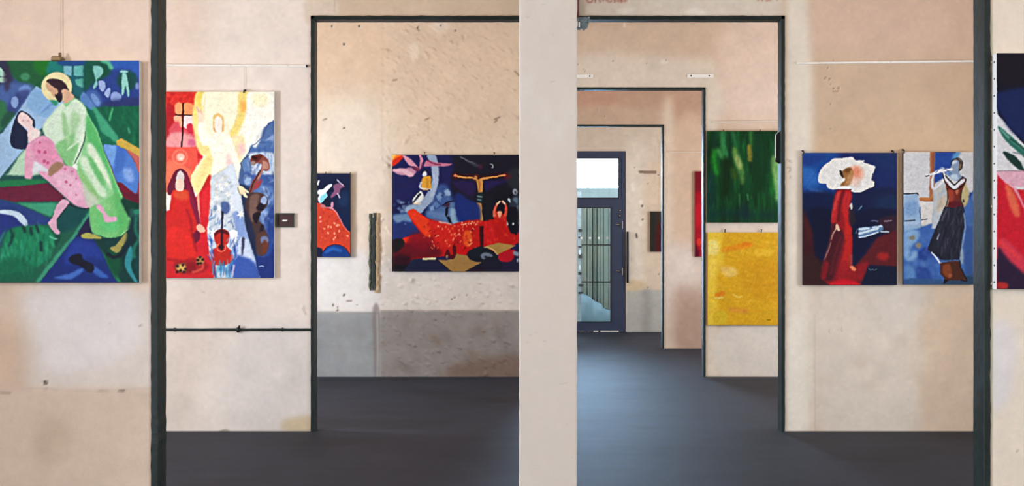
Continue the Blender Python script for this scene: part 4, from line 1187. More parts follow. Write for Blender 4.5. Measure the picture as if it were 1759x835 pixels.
def art_flute():
    A = Art(1550, 259, 1674, 491, 1.6, (70, 110, 170), 16)
    k = 1252 / 180.0
    A.view(1540, 255, k)
    A.p([(80, 30), (930, 30), (930, 700), (80, 700)], (204, 204, 206), 1, sm=False)
    A.p([(400, 40), (465, 40), (450, 640), (275, 632), (270, 590), (390, 590), (400, 300)], (176, 112, 74), 1, sm=False)
    A.l([(440, 60), (435, 300)], 3, (146, 84, 56), 1)
    A.l([(290, 600), (400, 600), (430, 560)], 4, (196, 130, 70), 1)
    A.p([(460, 45), (730, 40), (690, 130), (640, 260), (560, 360), (450, 420)], (36, 76, 160), 2, sm=False)
    A.p([(690, 50), (760, 40), (720, 130), (660, 130)], (90, 150, 200), 4)
    A.l([(460, 44), (700, 42)], 1.4, (16, 24, 60), .5)
    A.p([(880, 480), (930, 480), (930, 1640), (820, 1640), (820, 900), (850, 620)], (54, 92, 156), 4)
    A.p([(820, 620), (930, 560), (930, 900), (830, 900)], (70, 110, 176), 4)
    A.p([(900, 500), (880, 600), (870, 560)], (30, 50, 110), 1.5)
    A.p([(90, 545), (250, 545), (280, 760), (300, 960), (90, 1000)], (150, 178, 208), 1.8, sm=False)
    A.p([(110, 650), (230, 640), (240, 780), (110, 800)], (120, 156, 200), 5, .8)
    A.l([(92, 543), (170, 541), (240, 535), (258, 552)], 1.9, (30, 34, 44), .4)
    A.l([(275, 740), (286, 800), (290, 870), (300, 950)], [.6, 2.2, 1.2, 2.6], (60, 84, 124), .5)
    A.p([(290, 640), (450, 640), (430, 900), (290, 940)], (212, 208, 204), 1.5, sm=False)
    A.l([(100, 868), (220, 860)], 1.8, (50, 60, 70), .6)
    A.l([(300, 852), (370, 846)], 1.6, (60, 60, 66), .5)
    A.l([(90, 900), (280, 890)], 4, (170, 190, 214), 1.5)
    # blue lower part
    A.p([(90, 1000), (300, 950), (420, 900), (520, 1000), (560, 1640), (90, 1640)], (62, 104, 176), 3, sm=False)
    A.p([(90, 1000), (260, 980), (260, 1080), (160, 1200), (260, 1240), (200, 1340), (90, 1300)], (132, 170, 208), 6)
    A.e(187, 1070, 36, 30, (134, 130, 116), 2.4)
    A.e(262, 1160, 36, 36, (140, 134, 122), 2.4)
    A.p([(260, 1230), (360, 1180), (460, 1260), (340, 1340), (270, 1320)], (34, 62, 142), 4)
    A.p([(220, 1430), (360, 1420), (420, 1560), (240, 1560)], (44, 78, 154), 5)
    A.p([(100, 1400), (200, 1420), (220, 1560), (100, 1620)], (90, 136, 190), 6)
    A.strokes([(90, 1000), (420, 920), (560, 1500), (90, 1600)], 45, 10, 6, [(80, 126, 196), (50, 90, 164), (110, 150, 204)], .8, 1, .4, 2)
    A.p([(90, 1560), (600, 1560), (930, 1500), (930, 1640), (90, 1640)], (54, 92, 142), 3)
    A.p([(600, 1580), (740, 1530), (930, 1540), (930, 1640), (560, 1640)], (44, 74, 104), 3)
    # shawl left
    A.p([(440, 470), (540, 380), (600, 520), (600, 640), (540, 780), (480, 960), (420, 960), (440, 700)], (182, 190, 198), 2, sm=False)
    A.p([(500, 640), (580, 560), (590, 660), (540, 740), (490, 760)], (196, 176, 146), 4)
    A.strokes([(440, 500), (560, 440), (590, 660), (430, 940)], 24, 18, 4, [(206, 210, 214), (156, 172, 188), (196, 190, 176)], 1.8, .2, .6, 1.5)
    A.p([(770, 480), (850, 420), (860, 620), (800, 700), (770, 620)], (190, 176, 130), 3)
    A.p([(830, 350), (920, 240), (920, 480), (870, 520)], (206, 204, 206), 2)
    # arms and flute
    A.l([(350, 326), (430, 305), (540, 270), (650, 250)], [3, 4, 4.4, 4], (226, 228, 232), .6)
    A.l([(342, 330), (360, 334), (390, 325)], [1, 2, 1], (30, 26, 40), .4)
    A.l([(440, 320), (425, 400), (440, 480), (520, 430), (580, 360)], [4, 4.4, 4.6, 3.6, 3], (216, 216, 224), .8)
    A.l([(450, 300), (540, 244), (580, 262)], [3, 5, 3], (222, 228, 236), .7)
    A.l([(470, 290), (530, 240), (620, 270)], .9, (30, 50, 100), .4)
    # head, torso
    A.p([(655, 170), (690, 130), (740, 120), (785, 170), (785, 230), (740, 270), (700, 250), (655, 220)], (84, 66, 56), .9)
    A.p([(655, 180), (690, 145), (740, 150), (750, 210), (740, 260), (760, 310), (790, 350), (740, 385), (680, 375), (610, 320), (590, 290), (680, 250), (655, 220)], (140, 160, 186), 1.2)
    A.p([(665, 165), (700, 145), (730, 155), (700, 180), (670, 190)], (186, 200, 216), 1.2)
    A.p([(640, 320), (720, 310), (730, 370), (670, 370)], (188, 206, 222), 2.5)
    A.p([(610, 280), (660, 280), (650, 320), (620, 320)], (96, 130, 180), 2)
    A.e(765, 215, 16, 30, (146, 116, 84), 1.5)
    A.l([(650, 200), (660, 150), (700, 122), (760, 122), (790, 180), (770, 250), (740, 270)], 1, (24, 26, 40), .4)
    A.p([(585, 330), (640, 380), (690, 430), (780, 370), (780, 340), (830, 380), (800, 470), (780, 520), (770, 640), (800, 720), (700, 740), (590, 720), (620, 640), (610, 540), (585, 450)], (120, 44, 32), .9)
    A.p([(610, 500), (680, 500), (680, 640), (630, 640)], (160, 66, 46), 3.5)
    A.p([(700, 480), (740, 480), (720, 560)], (190, 110, 80), 1.8)
    A.p([(640, 640), (760, 640), (790, 710), (620, 710)], (100, 16, 34), 4)
    A.l([(590, 460), (605, 540), (615, 620), (600, 700)], 1.8, (190, 150, 90), .8, .8)
    A.l([(555, 280), (580, 340), (640, 420), (690, 465), (750, 420), (800, 380)], [4, 5.6, 6, 7, 6, 5], (214, 214, 220), .6)
    A.l([(585, 330), (640, 385), (690, 432), (750, 385), (785, 350)], 2, (30, 18, 26), .5)
    A.l([(550, 300), (580, 400), (640, 470), (690, 492), (760, 470), (810, 420), (828, 370), (790, 338)], 1.7, (24, 18, 26), .5)
    A.l([(605, 480), (612, 580), (600, 660), (570, 720)], 1.4, (24, 18, 26), .5)
    A.l([(775, 500), (770, 620), (795, 700), (810, 760)], 1.4, (24, 18, 26), .5)
    A.e(798, 630, 10, 16, (30, 26, 40), .8)
    # skirt
    A.p([(590, 700), (700, 715), (780, 690), (805, 780), (812, 900), (790, 1040), (770, 1200), (750, 1320), (640, 1330), (540, 1330), (460, 1270), (390, 1220), (372, 1200), (430, 1040), (500, 880), (540, 780)], (38, 40, 58), .8)
    A.strokes([(590, 720), (780, 700), (800, 900), (740, 1310), (540, 1310), (390, 1200), (520, 880)], 60, 20, 3, [(60, 64, 84), (24, 24, 40), (84, 88, 104), (50, 60, 78)], 1.75, .15, .6, .9)
    A.l([(515, 1020), (490, 1080)], [1, 2.4], (176, 180, 196), .7, .9)
    A.l([(600, 730), (560, 820), (540, 860)], 3, (110, 104, 116), 1.2, .7)
    A.l([(420, 1240), (470, 1300), (520, 1365), (540, 1368)], [2, 2.6, 2.6, 1], (232, 234, 236), .5)
    A.l([(640, 1368), (690, 1364)], 2.4, (236, 226, 214), .5)
    A.l([(805, 780), (820, 950), (790, 1140), (770, 1300)], 1.6, (170, 184, 200), .8, .8)
    A.p([(770, 1200), (800, 1240), (790, 1380), (760, 1340)], (140, 160, 180), 2)
    # boots
    A.p([(520, 1370), (620, 1350), (750, 1350), (775, 1440), (840, 1580), (760, 1575), (640, 1575), (590, 1600), (560, 1620), (575, 1560), (530, 1500)], (84, 42, 28), .9, sm=False)
    A.p([(560, 1400), (640, 1390), (660, 1540), (600, 1540), (550, 1480)], (140, 70, 34), 3)
    A.e(640, 1520, 22, 22, (160, 90, 50), 2)
    A.p([(570, 1560), (620, 1580), (565, 1620)], (24, 18, 30), .6, sm=False)
    A.l([(750, 1330), (775, 1440), (838, 1580), (770, 1572)], 1.6, (24, 18, 28), .6)
    A.grain(.03, 1.4, 1.4)
    A.grain(.04, 5, 5)
    return A


def art_flower():     # large red bloom, dark upper corner, green stem
    A = Art(1710, 89, 1856, 500, 1.2, (220, 222, 226), 17)
    A.soft = .34
    k = 3.797
    A.view(1690, 80, k)
    A.p([(80, 40), (640, 40), (640, 900), (262, 640), (90, 440)], (24, 26, 46), .8, sm=False)
    A.p([(90, 300), (640, 300), (640, 860), (262, 620), (130, 480)], (28, 44, 100), 7)
    A.p([(80, 45), (640, 45), (640, 240), (80, 230)], (34, 28, 42), 9)
    A.p([(90, 520), (150, 560), (262, 660), (500, 860), (480, 900), (240, 700), (140, 610)], (46, 122, 108), 1.6)
    A.l([(110, 540), (180, 610), (300, 700)], 3, (130, 180, 170), 1.3)
    A.l([(170, 600), (250, 660), (360, 760)], 2.4, (16, 70, 54), 1.2)
    A.p([(125, 690), (180, 700), (230, 740), (262, 800), (300, 840), (200, 780)], (34, 70, 66), 1.4)
    A.l([(190, 690), (240, 700), (262, 720)], 1.6, (90, 120, 120), 1)
    A.view(1690, 280, 3.71)
    A.p([(80, 55), (640, 55), (640, 160), (200, 150), (90, 90)], (226, 178, 196), 2)
    A.l([(60, 50), (640, 52)], 1, (150, 110, 120), .5)
    A.p([(86, 75), (140, 130), (200, 170), (640, 160), (640, 830), (80, 830)], (214, 30, 52), 1.5, sm=False)
    A.p([(140, 130), (200, 200), (230, 330), (190, 330), (150, 220)], (234, 110, 80), 5)
    A.p([(150, 110), (200, 150), (262, 280), (320, 400), (262, 300), (210, 200)], (236, 170, 186), 2.4)
    A.p([(110, 480), (260, 600), (420, 760), (400, 830), (90, 700)], (220, 60, 84), 6)
    A.p([(85, 540), (160, 620), (280, 720), (420, 830), (120, 830), (85, 760)], (54, 34, 66), 6)
    A.l([(100, 500), (170, 560), (230, 610)], 4, (240, 70, 70), 2)
    A.p([(90, 760), (150, 770), (150, 800), (90, 800)], (186, 50, 50), 3)
    A.p([(76, 430), (84, 430), (86, 600), (76, 600)], (200, 70, 80), 1)
    A.grain(.04, 1.6, 1.6)
    A.grain(.04, 6, 6)
    return A


def art_green():
    A = Art(1213, 223, 1354, 384, 1.5, (14, 72, 34), 18)
    A.view(1205, 200, 4.176)
    A.im *= 1 + .22 * A.field(5, 30)[..., None] + .12 * A.field(2, 14)[..., None]
    for pts, w_, c, b, al in (([(150, 120), (160, 230), (180, 290)], 9, (60, 150, 84), 2.5, .9), ([(95, 250), (90, 330), (110, 410)], 8, (40, 170, 46), 3, .9), ([(120, 240), (150, 300)], 6, (90, 180, 100), 2.5, .8),
                              ([(235, 230), (260, 320), (290, 400), (295, 480)], [7, 12, 10, 5], (120, 164, 76), 2.5, .9), ([(255, 290), (275, 360)], 7, (190, 196, 124), 2.5, .8), ([(345, 215), (350, 310)], 8, (158, 144, 50), 1.5, .95), ([(355, 110), (355, 200)], 5, (80, 150, 64), 2, .8),
                              ([(515, 300), (525, 430), (545, 600)], [10, 11, 7], (150, 196, 110), 3, .95), ([(490, 420), (510, 560)], 8, (20, 130, 50), 3, .9), ([(550, 300), (560, 500)], 10, (140, 190, 110), 3, .9), ([(225, 110), (240, 200)], 6, (50, 130, 80), 2.5, .8),
                              ([(180, 320), (170, 560)], 16, (14, 46, 20), 4, .9), ([(230, 380), (240, 440)], 8, (76, 96, 26), 3, .8), ([(320, 340), (330, 560)], 10, (20, 84, 44), 4, .7), ([(420, 120), (400, 300), (420, 480)], 18, (12, 60, 36), 5, .8), ([(480, 110), (475, 500)], 12, (10, 66, 30), 4, .7),
                              ([(60, 430), (70, 740)], 14, (16, 62, 66), 5, .8), ([(130, 700), (500, 710)], 14, (16, 52, 58), 5, .7), ([(330, 560), (335, 600)], 2.5, (80, 150, 100), 1, .8), ([(270, 560), (275, 640)], 3, (60, 130, 70), 1, .7), ([(90, 140), (95, 200)], 12, (14, 60, 44), 3, .8), ([(200, 120), (205, 300)], 3, (10, 50, 36), 1.2, .8), ([(300, 640), (310, 720)], 14, (20, 40, 60), 5, .7), ([(400, 660), (400, 740)], 7, (20, 100, 50), 4, .7)):
        A.l(pts, w_, c, b, al)
    A.strokes([(45, 110), (555, 110), (555, 750), (45, 750)], 90, 14, 2.5, [(30, 120, 60), (10, 48, 30), (40, 100, 40), (16, 80, 60)], 1.57, .06, .35, 1)
    A.grain(.06, 1.4, 1.6)
    return A


def art_yellow():
    A = Art(1214, 397, 1354, 560, 1.5, (222, 172, 30), 19)
    A.soft = .34
    A.view(1205, 380, 4.176)
    A.p([(40, 80), (150, 80), (140, 180), (160, 260), (110, 420), (120, 740), (40, 745)], (236, 200, 60), 6)
    A.p([(45, 150), (110, 140), (120, 230), (45, 240)], (240, 222, 130), 5)
    A.p([(60, 250), (100, 260), (110, 330), (60, 420)], (240, 206, 80), 4)
    A.p([(160, 190), (350, 150), (340, 190), (160, 220)], (232, 148, 22), 4)
    A.e(320, 165, 34, 12, (226, 130, 20), 2.5)
    A.p([(130, 330), (230, 330), (260, 380), (180, 400)], (232, 194, 100), 4)
    A.p([(380, 210), (510, 205), (500, 240), (400, 250)], (232, 188, 50), 4)
    A.p([(300, 300), (550, 300), (550, 560), (320, 520)], (214, 158, 24), 10, .8)
    A.p([(100, 520), (160, 500), (160, 535), (105, 545)], (228, 140, 26), 2.5)
    A.l([(100, 550), (150, 548)], 2.5, (240, 214, 120), 1)
    A.l([(230, 525), (260, 545), (290, 540)], 2, (240, 206, 110), 1)
    A.p([(200, 620), (320, 630), (330, 660), (210, 650)], (220, 154, 50), 4)
    A.p([(100, 640), (180, 660), (170, 740), (90, 730)], (220, 186, 40), 4)
    A.strokes([(45, 90), (550, 90), (550, 735), (45, 735)], 120, 14, 3, [(236, 190, 50), (214, 158, 22), (230, 176, 40), (240, 204, 90), (222, 148, 30)], -.12, .15, .35, 1.4)
    A.l([(470, 710), (495, 708)], .8, (120, 90, 20), .3)
    A.grain(.035, 1.5, 1.3)
    return A


def art_crimson():
    A = Art(1192, 292, 1232, 443, 1.5, (130, 12, 34), 20)
    A.p([(1192, 330), (1232, 330), (1232, 443), (1192, 443)], (176, 14, 36), 8, sm=False)
    A.p([(1192, 360), (1204, 350), (1206, 380), (1196, 390)], (196, 20, 40), 3)
    A.e(1201, 416, 4, 7, (214, 56, 40), 2)
    A.p([(1192, 420), (1200, 430), (1200, 443), (1192, 443)], (100, 10, 40), 3)
    A.grain(.06, 2, 3)
    return A


def art_brown():
    A = Art(1115, 361, 1162, 434, 1.5, (62, 50, 44), 21)
    A.p([(1130, 385), (1145, 385), (1145, 430), (1125, 430)], (84, 34, 36), 4)
    A.p([(1117, 363), (1124, 363), (1124, 432), (1117, 432)], (50, 50, 44), 2)
    A.grain(.1, 2.5, 3)
    return A

# ------------------------------------------------------------------ the room: walls painted from colour fields
M_wall = mat('aged_plaster', rough=0.9, attr=True, noise=[(2.2, 0.035), (38, 0.022), (160, 0.035)], bump=(55, 0.12, 0.004), spec=0.2)
M_plain = mat('limewashed_plaster', (214, 194, 172), rough=0.92, noise=[(1.4, 0.06), (30, 0.03)], bump=(50, 0.1, 0.004), spec=0.2)
M_ceil = mat('ceiling_plaster', (232, 214, 192), rough=0.95, noise=[(1.0, 0.06)], spec=0.1)
M_steel = mat('dark_green_painted_steel', (15, 30, 27), rough=0.5, spec=.35, noise=[(9, 0.25), (60, 0.2)], bump=(26, 0.5, 0.006), chips=((150, 150, 140), 34, 0.735), mottles=[((36, 50, 52), 7, .45, .7, .7, (1, 1, .3)), ((9, 16, 17), 16, .5, .7, .6, None)])
M_pillar = mat('pillar_paint', (206, 196, 186), rough=0.75, noise=[(1.5, 0.03), (22, 0.02)], bump=(30, 0.12, 0.004), mottles=[((214, 211, 208), 3.5, .52, .7, .6, (1, 1, .5)), ((170, 156, 140), 14, .66, .74, .35, (1, 1, 2.5))])
M_floor = mat('worn_dark_floor', (44, 47, 57), rough=0.62, noise=[(1.1, 0.16), (7, 0.12), (45, 0.15), (130, 0.2)], bump=(110, 0.35, 0.004), spec=0.12,
              mottles=[((50, 55, 68), 1.3, .48, .72, .45, (.6, 1.6, 1)), ((30, 27, 29), .9, .5, .7, .5, (1, 1.6, 1)), ((96, 102, 116), 17, .68, .78, .35, (1, 3, 1))])


def axis(lo, hi, fine, step, coarse, must=()):
    """grid lines: step inside the fine spans, coarse elsewhere, plus the must values"""
    ev = sorted(set([lo, hi] + [max(lo, min(hi, v)) for sp in fine for v in sp] + [m_ for m_ in must if lo <= m_ <= hi]))
    out = [lo]
    for a, b in zip(ev[:-1], ev[1:]):
        if b - a < 1e-6:
            continue
        mid = (a + b) / 2
        st = step if any(f0 <= mid <= f1 for f0, f1 in fine) else coarse
        n = max(1, int(math.ceil((b - a) / st)))
        out += list(a + (b - a) * np.arange(1, n + 1) / n)
    return np.array(out)


def wall_sheet(name, Y, A, fine_px, step_px, open_x=None, open_z=None, rough=None, thick=T):
    """front plaster of a partition wall + plain body behind, one mesh object"""
    fx = [((a - CX) * Y / F, (b - CX) * Y / F) for a, b in fine_px[0]]
    fz = [(CZ - (b - CY) * Y / F, CZ - (a - CY) * Y / F) for a, b in fine_px[1]]
    st = step_px * Y / F
    mx = [open_x[0], open_x[1]] if open_x else []
    mz = [open_z] if open_z else []
    xs = axis(XL, XR, fx, st, 0.25, mx)
    zs = axis(0.0, CEIL, fz, st, 0.25, mz)

    def yf(X, Z):
        y = np.full(X.shape, Y)
        if rough is not None:
            y = y - rough(CX + X * F / Y, CY - (Z - CZ) * F / Y)
        return y

    def cf(X, Z):
        return A.sample(CX + X * F / Y, CY - (Z - CZ) * F / Y)
    hole = (lambda x, z: (x > open_x[0]) & (x < open_x[1]) & (z < open_z)) if open_x else None
    o = grid_obj(name, xs, zs, yf, cf, M_wall, hole=hole, smooth=True)
    # body behind the plaster: same mesh, so join through bmesh-free append
    b = MB()
    y0, y1 = Y + 0.012, Y + thick
    if open_x:
        b.box((XL, y0, 0), (open_x[0], y1, CEIL))
        b.box((open_x[1], y0, 0), (XR, y1, CEIL))
        b.box((open_x[0], y0, open_z), (open_x[1], y1, CEIL))
    else:
        b.box((XL, y0, 0), (XR, y1, CEIL))
    me = o.data
    import bmesh
    bm = bmesh.new()
    bm.from_mesh(me)
    vs = [bm.verts.new(v) for v in b.v]
    for f in b.f:
        nf = bm.faces.new([vs[i] for i in f])
        nf.material_index = 1
        nf.smooth = False
    me.materials.append(M_plain)
    bm.to_mesh(me)
    bm.free()
    o['kind'] = 'structure'
    return o


def hole_mark(A, x, y, r=2.2, dark=(66, 50, 40), halo=(236, 224, 208)):
    A.e(x + .6, y + .8, r * 1.7, r * 1.4, halo, .8, .55)
    a = A.rs.rand() * 3
    A.e(x, y, r, r * .75, dark, .45, .95, a)


OX = (-1.605, 2.005)
OZ = 3.20

# wall 1 (nearest): left piece with the big picture, right piece at the edge of the frame
A1 = Art(-20, -10, 1780, 845, 0.5, (226, 205, 188), 31)
A1.p([(-20, -10), (270, -10), (270, 420), (-20, 420)], (232, 209, 191), 20, sm=False)
A1.p([(-20, 500), (270, 500), (270, 668), (-20, 668)], (214, 203, 194), 5, sm=False)
A1.p([(60, 500), (220, 500), (230, 600), (90, 640), (60, 560)], (220, 214, 212), 12)
A1.p([(-20, 560), (40, 570), (50, 690), (80, 760), (60, 845), (-20, 845)], (196, 170, 148), 14, .8)
A1.p([(-20, 668), (270, 668), (270, 845), (-20, 845)], (206, 186, 168), 5, sm=False)
A1.p([(70, 720), (120, 730), (110, 790), (60, 790)], (186, 166, 146), 10, .6)
A1.p([(-20, 500), (30, 500), (20, 640), (-20, 660)], (212, 186, 164), 8, .6)
A1.l([(0, 670), (80, 668), (150, 671), (262, 667)], 1.4, (176, 160, 146), 1, .6)
A1.l([(0, 674), (18, 675)], 2.5, (120, 100, 86), 1, .8)
A1.l([(205, 672), (214, 672)], 2.4, (80, 64, 56), .6, .9)
A1.l([(170, 672), (185, 673)], 1.6, (140, 122, 108), .8, .8)
hole_mark(A1, 78, 657, 4.4, (54, 42, 36))
hole_mark(A1, 79, 669, 2, (90, 72, 60))
hole_mark(A1, 97, 673, 1.6, (110, 92, 80))
hole_mark(A1, 242, 559, 2.2, (110, 92, 84))
hole_mark(A1, 190, 555, 1.4, (130, 112, 100))
A1.p([(1695, -10), (1780, -10), (1780, 845), (1695, 845)], (236, 224, 208), 3, sm=False)
A1.p([(1700, 560), (1745, 570), (1735, 680), (1700, 700)], (226, 222, 222), 8)
A1.p([(1700, 100), (1706, 100), (1705, 700), (1700, 700)], (210, 216, 190), 1.2, .8)
hole_mark(A1, 1747, 775, 1.6, (110, 84, 70))
A1.grain(.018, 30, 30)
A1.grain(.012, 8, 8)
w1 = wall_sheet('wall_near', Y1, A1, ([(-15, 262), (1700, 1775)], [(-8, 843)]), 4.0, OX, OZ)

# wall 2
A2 = Art(270, -10, 1690, 760, 1.0, (206, 186, 164), 32)
A2.p([(270, -10), (535, -10), (535, 760), (270, 760)], (232, 219, 208), 4, sm=False)
A2.p([(284, -10), (345, -10), (345, 160), (284, 160)], (222, 200, 182), 26, .9)
A2.p([(284, 480), (430, 480), (420, 560), (350, 640), (330, 745), (284, 745)], (214, 198, 184), 22, .8)
A2.p([(400, 570), (536, 570), (536, 745), (400, 745)], (216, 208, 202), 20, .8)
A2.p([(488, 722), (536, 716), (536, 742), (490, 742)], (204, 184, 150), 4, .9)
A2.l([(284, 742), (536, 740)], 1.6, (128, 116, 104), .8, .8)
A2.l([(378, 742), (388, 739), (394, 743)], 3, (120, 110, 90), 1, .8)
A2.l([(520, 530), (526, 540)], 1.5, (150, 130, 120), .8, .8)
A2.l([(522, 526), (524, 531)], 1.2, (150, 130, 120), .8, .8)
A2.l([(346, 500), (352, 503)], 1.6, (180, 160, 140), .6)
# header
A2.p([(528, -10), (900, -10), (900, 40), (528, 40)], (212, 190, 166), 2, sm=False)
A2.p([(528, -10), (575, -10), (577, 40), (528, 40)], (222, 204, 186), 2)
A2.p([(985, -10), (1352, -10), (1352, 40), (985, 40)], (214, 202, 186), 3, sm=False)
A2.l([(576, -10), (574, 20)], 1.2, (178, 156, 134), .8, .7)
A2.strokes([(1000, -8), (1340, -8), (1340, 20), (1000, 20)], 50, 8, 5, [(220, 208, 190), (194, 176, 158), (226, 216, 200)], 0, .6, .45, 2)
A2.p([(1060, 22), (1070, 12), (1090, 14), (1082, 24)], (226, 218, 204), 2)
A2.p([(1174, 22), (1190, 14), (1210, 20), (1206, 26)], (228, 218, 204), 2)
# remains of red lettering above the opening (only its lower ends reach the picture)
R_ = (150, 62, 54)
for pts, w_ in (([(1009, -9), (1009, 2), (1014, 4), (1018, 1), (1018, -9)], 2.4), ([(1022, 3), (1025, -9)], 2.6), ([(1031, 3), (1028, -9)], 2.6), ([(1036, 2), (1036, -9)], 2.2), ([(1044, -9), (1042, 0), (1047, 3), (1051, 2)], 2.2), ([(1056, 3), (1057, -9)], 3), ([(1060, 2), (1064, 2)], 2.6), ([(1067, 3), (1068, -9)], 3), ([(1071, 2), (1076, 2)], 2.6),
                ([(1302, -9), (1303, 1)], 2), ([(1309, 1), (1310, -9)], 2), ([(1316, 1), (1325, 0)], 2), ([(1335, 1), (1335, -9)], 2), ([(1346, -9), (1347, 1), (1352, 1), (1353, -9)], 2), ([(1357, 1), (1367, 1)], 1.6)):
    A2.l(pts, w_, R_, .5, .8)
A2.p([(988, -10), (993, -10), (993, 26), (997, 36), (988, 36)], (136, 60, 46), 1, .9)
# right piece
A2.p([(1345, -10), (1690, -10), (1690, 760), (1345, 760)], (200, 174, 148), 4, sm=False)
A2.p([(1380, -10), (1690, -10), (1690, 90), (1400, 90)], (212, 182, 162), 16, .9)
A2.p([(1390, 230), (1690, 230), (1690, 330), (1390, 340)], (206, 176, 144), 20, .8)
A2.p([(1400, 480), (1580, 480), (1590, 560), (1590, 745), (1400, 745)], (216, 203, 188), 14)
A2.p([(1590, 480), (1690, 480), (1690, 760), (1590, 760)], (214, 192, 168), 6)
A2.p([(1490, 480), (1600, 500), (1560, 560), (1500, 560)], (212, 202, 190), 12, .8)
A2.p([(1545, 580), (1590, 590), (1590, 640), (1560, 650)], (216, 202, 184), 8, .7)
A2.p([(1350, -10), (1386, -10), (1396, 130), (1396, 745), (1350, 745)], (224, 213, 197), 6, sm=False)  # lighter jamb band: plaster tone plus light through the opening, put into the colour
A2.p([(1352, 560), (1378, 560), (1378, 742), (1352, 742)], (232, 224, 210), 6, .8)
A2.l([(1399, 540), (1400, 740)], 1.2, (176, 156, 138), .9, .6)
A2.strokes([(1390, 10), (1680, 10), (1680, 230), (1390, 240)], 40, 22, 12, [(212, 184, 160), (190, 160, 134), (214, 186, 156)], .2, 1.4, .35, 5)
A2.strokes([(1600, 0), (1670, 0), (1670, 50), (1560, 40)], 14, 12, 1.6, [(226, 206, 190)], .9, .5, .6, 1)
A2.strokes([(1400, 500), (1670, 500), (1670, 730), (1400, 730)], 40, 24, 12, [(214, 198, 182), (194, 174, 154)], 1.3, .8, .35, 6)
for x, y, r in ((1432, 104, 1), (1422, 117, 1.6), (1418, 134, 1.6), (1425, 136, 1.8), (1432, 152, 1.6), (1440, 151, 1.8), (1427, 145, .9), (1427, 179, 1), (1426, 222, 1.2)):
    hole_mark(A2, x, y, r, (86, 60, 44))
A2.l([(1430, 155), (1435, 158), (1441, 155)], 1.2, (120, 84, 60), .5)
for pts in ([(1353, 274), (1355, 277)], [(1357, 276), (1359, 279)], [(1352, 288), (1357, 288), (1358, 293), (1355, 295)], [(1358, 303), (1358, 306)]):
    A2.l(pts, 1.1, (140, 118, 100), .5)
for x, y in ((1429, 567), (1450, 564)):
    A2.l([(x - 4, y - 2), (x - 5, y + 4), (x - 2, y + 6)], 1, (180, 158, 140), .5)
A2.l([(1350, 742), (1480, 741), (1676, 742)], 1.6, (140, 120, 104), .8, .8)
A2.grain(.02, 26, 26)
A2.grain(.016, 6, 6)
w2 = wall_sheet('wall_second', Y2, A2, ([(284, 1682)], [(-8, 744)]), 2.4, (-1.642, 2.005), OZ)

# wall 3: on the left the old opening is walled up with rough plaster
A3 = Art(530, 20, 1352, 665, 1.0, (206, 180, 156), 33)
A3.p([(530, 20), (900, 20), (900, 540), (530, 540)], (226, 206, 182), 2, sm=False)
A3.p([(654, 20), (900, 20), (900, 230), (700, 260), (654, 200)], (220, 199, 176), 16)
A3.p([(690, 60), (880, 40), (880, 200), (760, 220), (700, 160)], (223, 199, 174), 16, .7)
A3.p([(540, 34), (652, 34), (652, 170), (540, 170)], (222, 196, 170), 14, .9)
A3.p([(548, 180), (650, 170), (655, 300), (548, 300)], (231, 219, 202), 22, .9)
A3.p([(600, 300), (672, 240), (672, 470), (640, 530), (600, 500)], (228, 212, 196), 16, .8)
A3.p([(530, 440), (900, 468), (900, 540), (530, 540)], (214, 205, 196), 10)
A3.p([(530, 440), (640, 440), (640, 536), (530, 536)], (230, 226, 222), 8, .8)
A3.l([(657, 34), (656, 260)], 2, (206, 182, 158), 1.5, .6)
A3.e(711, 88, 9, 16, (232, 216, 196), 1.5, .8)
A3.e(757, 45, 16, 10, (234, 220, 204), 3, .8)
A3.p([(530, 537), (654, 537), (654, 665), (530, 665)], (150, 153, 154), 1.0, sm=False)
A3.p([(654, 534), (900, 534), (900, 665), (654, 665)], (144, 137, 132), 1.2, sm=False)
A3.strokes([(545, 545), (645, 545), (645, 650), (545, 650)], 30, 22, 16, [(160, 160, 156), (134, 134, 134), (144, 136, 132)], 1.2, .8, .4, 5)
A3.strokes([(660, 545), (885, 545), (885, 650), (660, 650)], 70, 26, 12, [(150, 144, 140), (120, 110, 104), (132, 126, 122), (118, 98, 84)], .8, .5, .4, 4)
A3.p([(780, 625), (900, 610), (900, 655), (780, 655)], (116, 92, 78), 6, .7)
A3.p([(640, 535), (652, 535), (650, 652), (644, 652)], (126, 116, 112), 1.2, .7)
A3.l([(648, 536), (649, 600), (648, 654)], 2.2, (190, 186, 180), .7, .85)
A3.l([(540, 536), (650, 537)], 1.4, (110, 104, 98), .7, .8)
A3.l([(654, 534), (890, 534)], 1.6, (150, 132, 118), .8, .8)
for x, y, r in ((570, 45, 2.3), (617, 45, 2.3), (591, 76, 2.4), (718, 47, 1.8), (757, 44, 1.8), (782, 53, 1.9), (591, 220, 2.2), (591, 507, 2.2), (572, 524, 2.2), (580, 533, 2.0), (580, 528, 1.3), (613, 524, 1.1), (776, 514, 1.8), (781, 511, 1.6), (802, 507, 1.3)):
    hole_mark(A3, x, y, r)
for a in ([(555, 206), (561, 204)], [(730, 206), (737, 203)], [(849, 205), (859, 201)], [(675, 138), (682, 137)], [(716, 48), (720, 53)], [(596, 517), (604, 517)], [(884, 122), (892, 130)], [(850, 210), (854, 206)]):
    A3.l(a, 1.7, (92, 64, 48), .5, .9)
A3.l([(736, 208), (736, 236)], 1, (200, 170, 140), .7)
A3.strokes([(660, 60), (890, 60), (890, 262), (660, 262)], 70, 8, 1.2, [(186, 154, 126), (240, 222, 202), (196, 164, 136)], .75, .4, .6, .6)
A3.strokes([(548, 120), (650, 120), (650, 290), (548, 290)], 24, 6, 1.2, [(200, 176, 150), (246, 236, 222)], .5, .8, .5, .6)
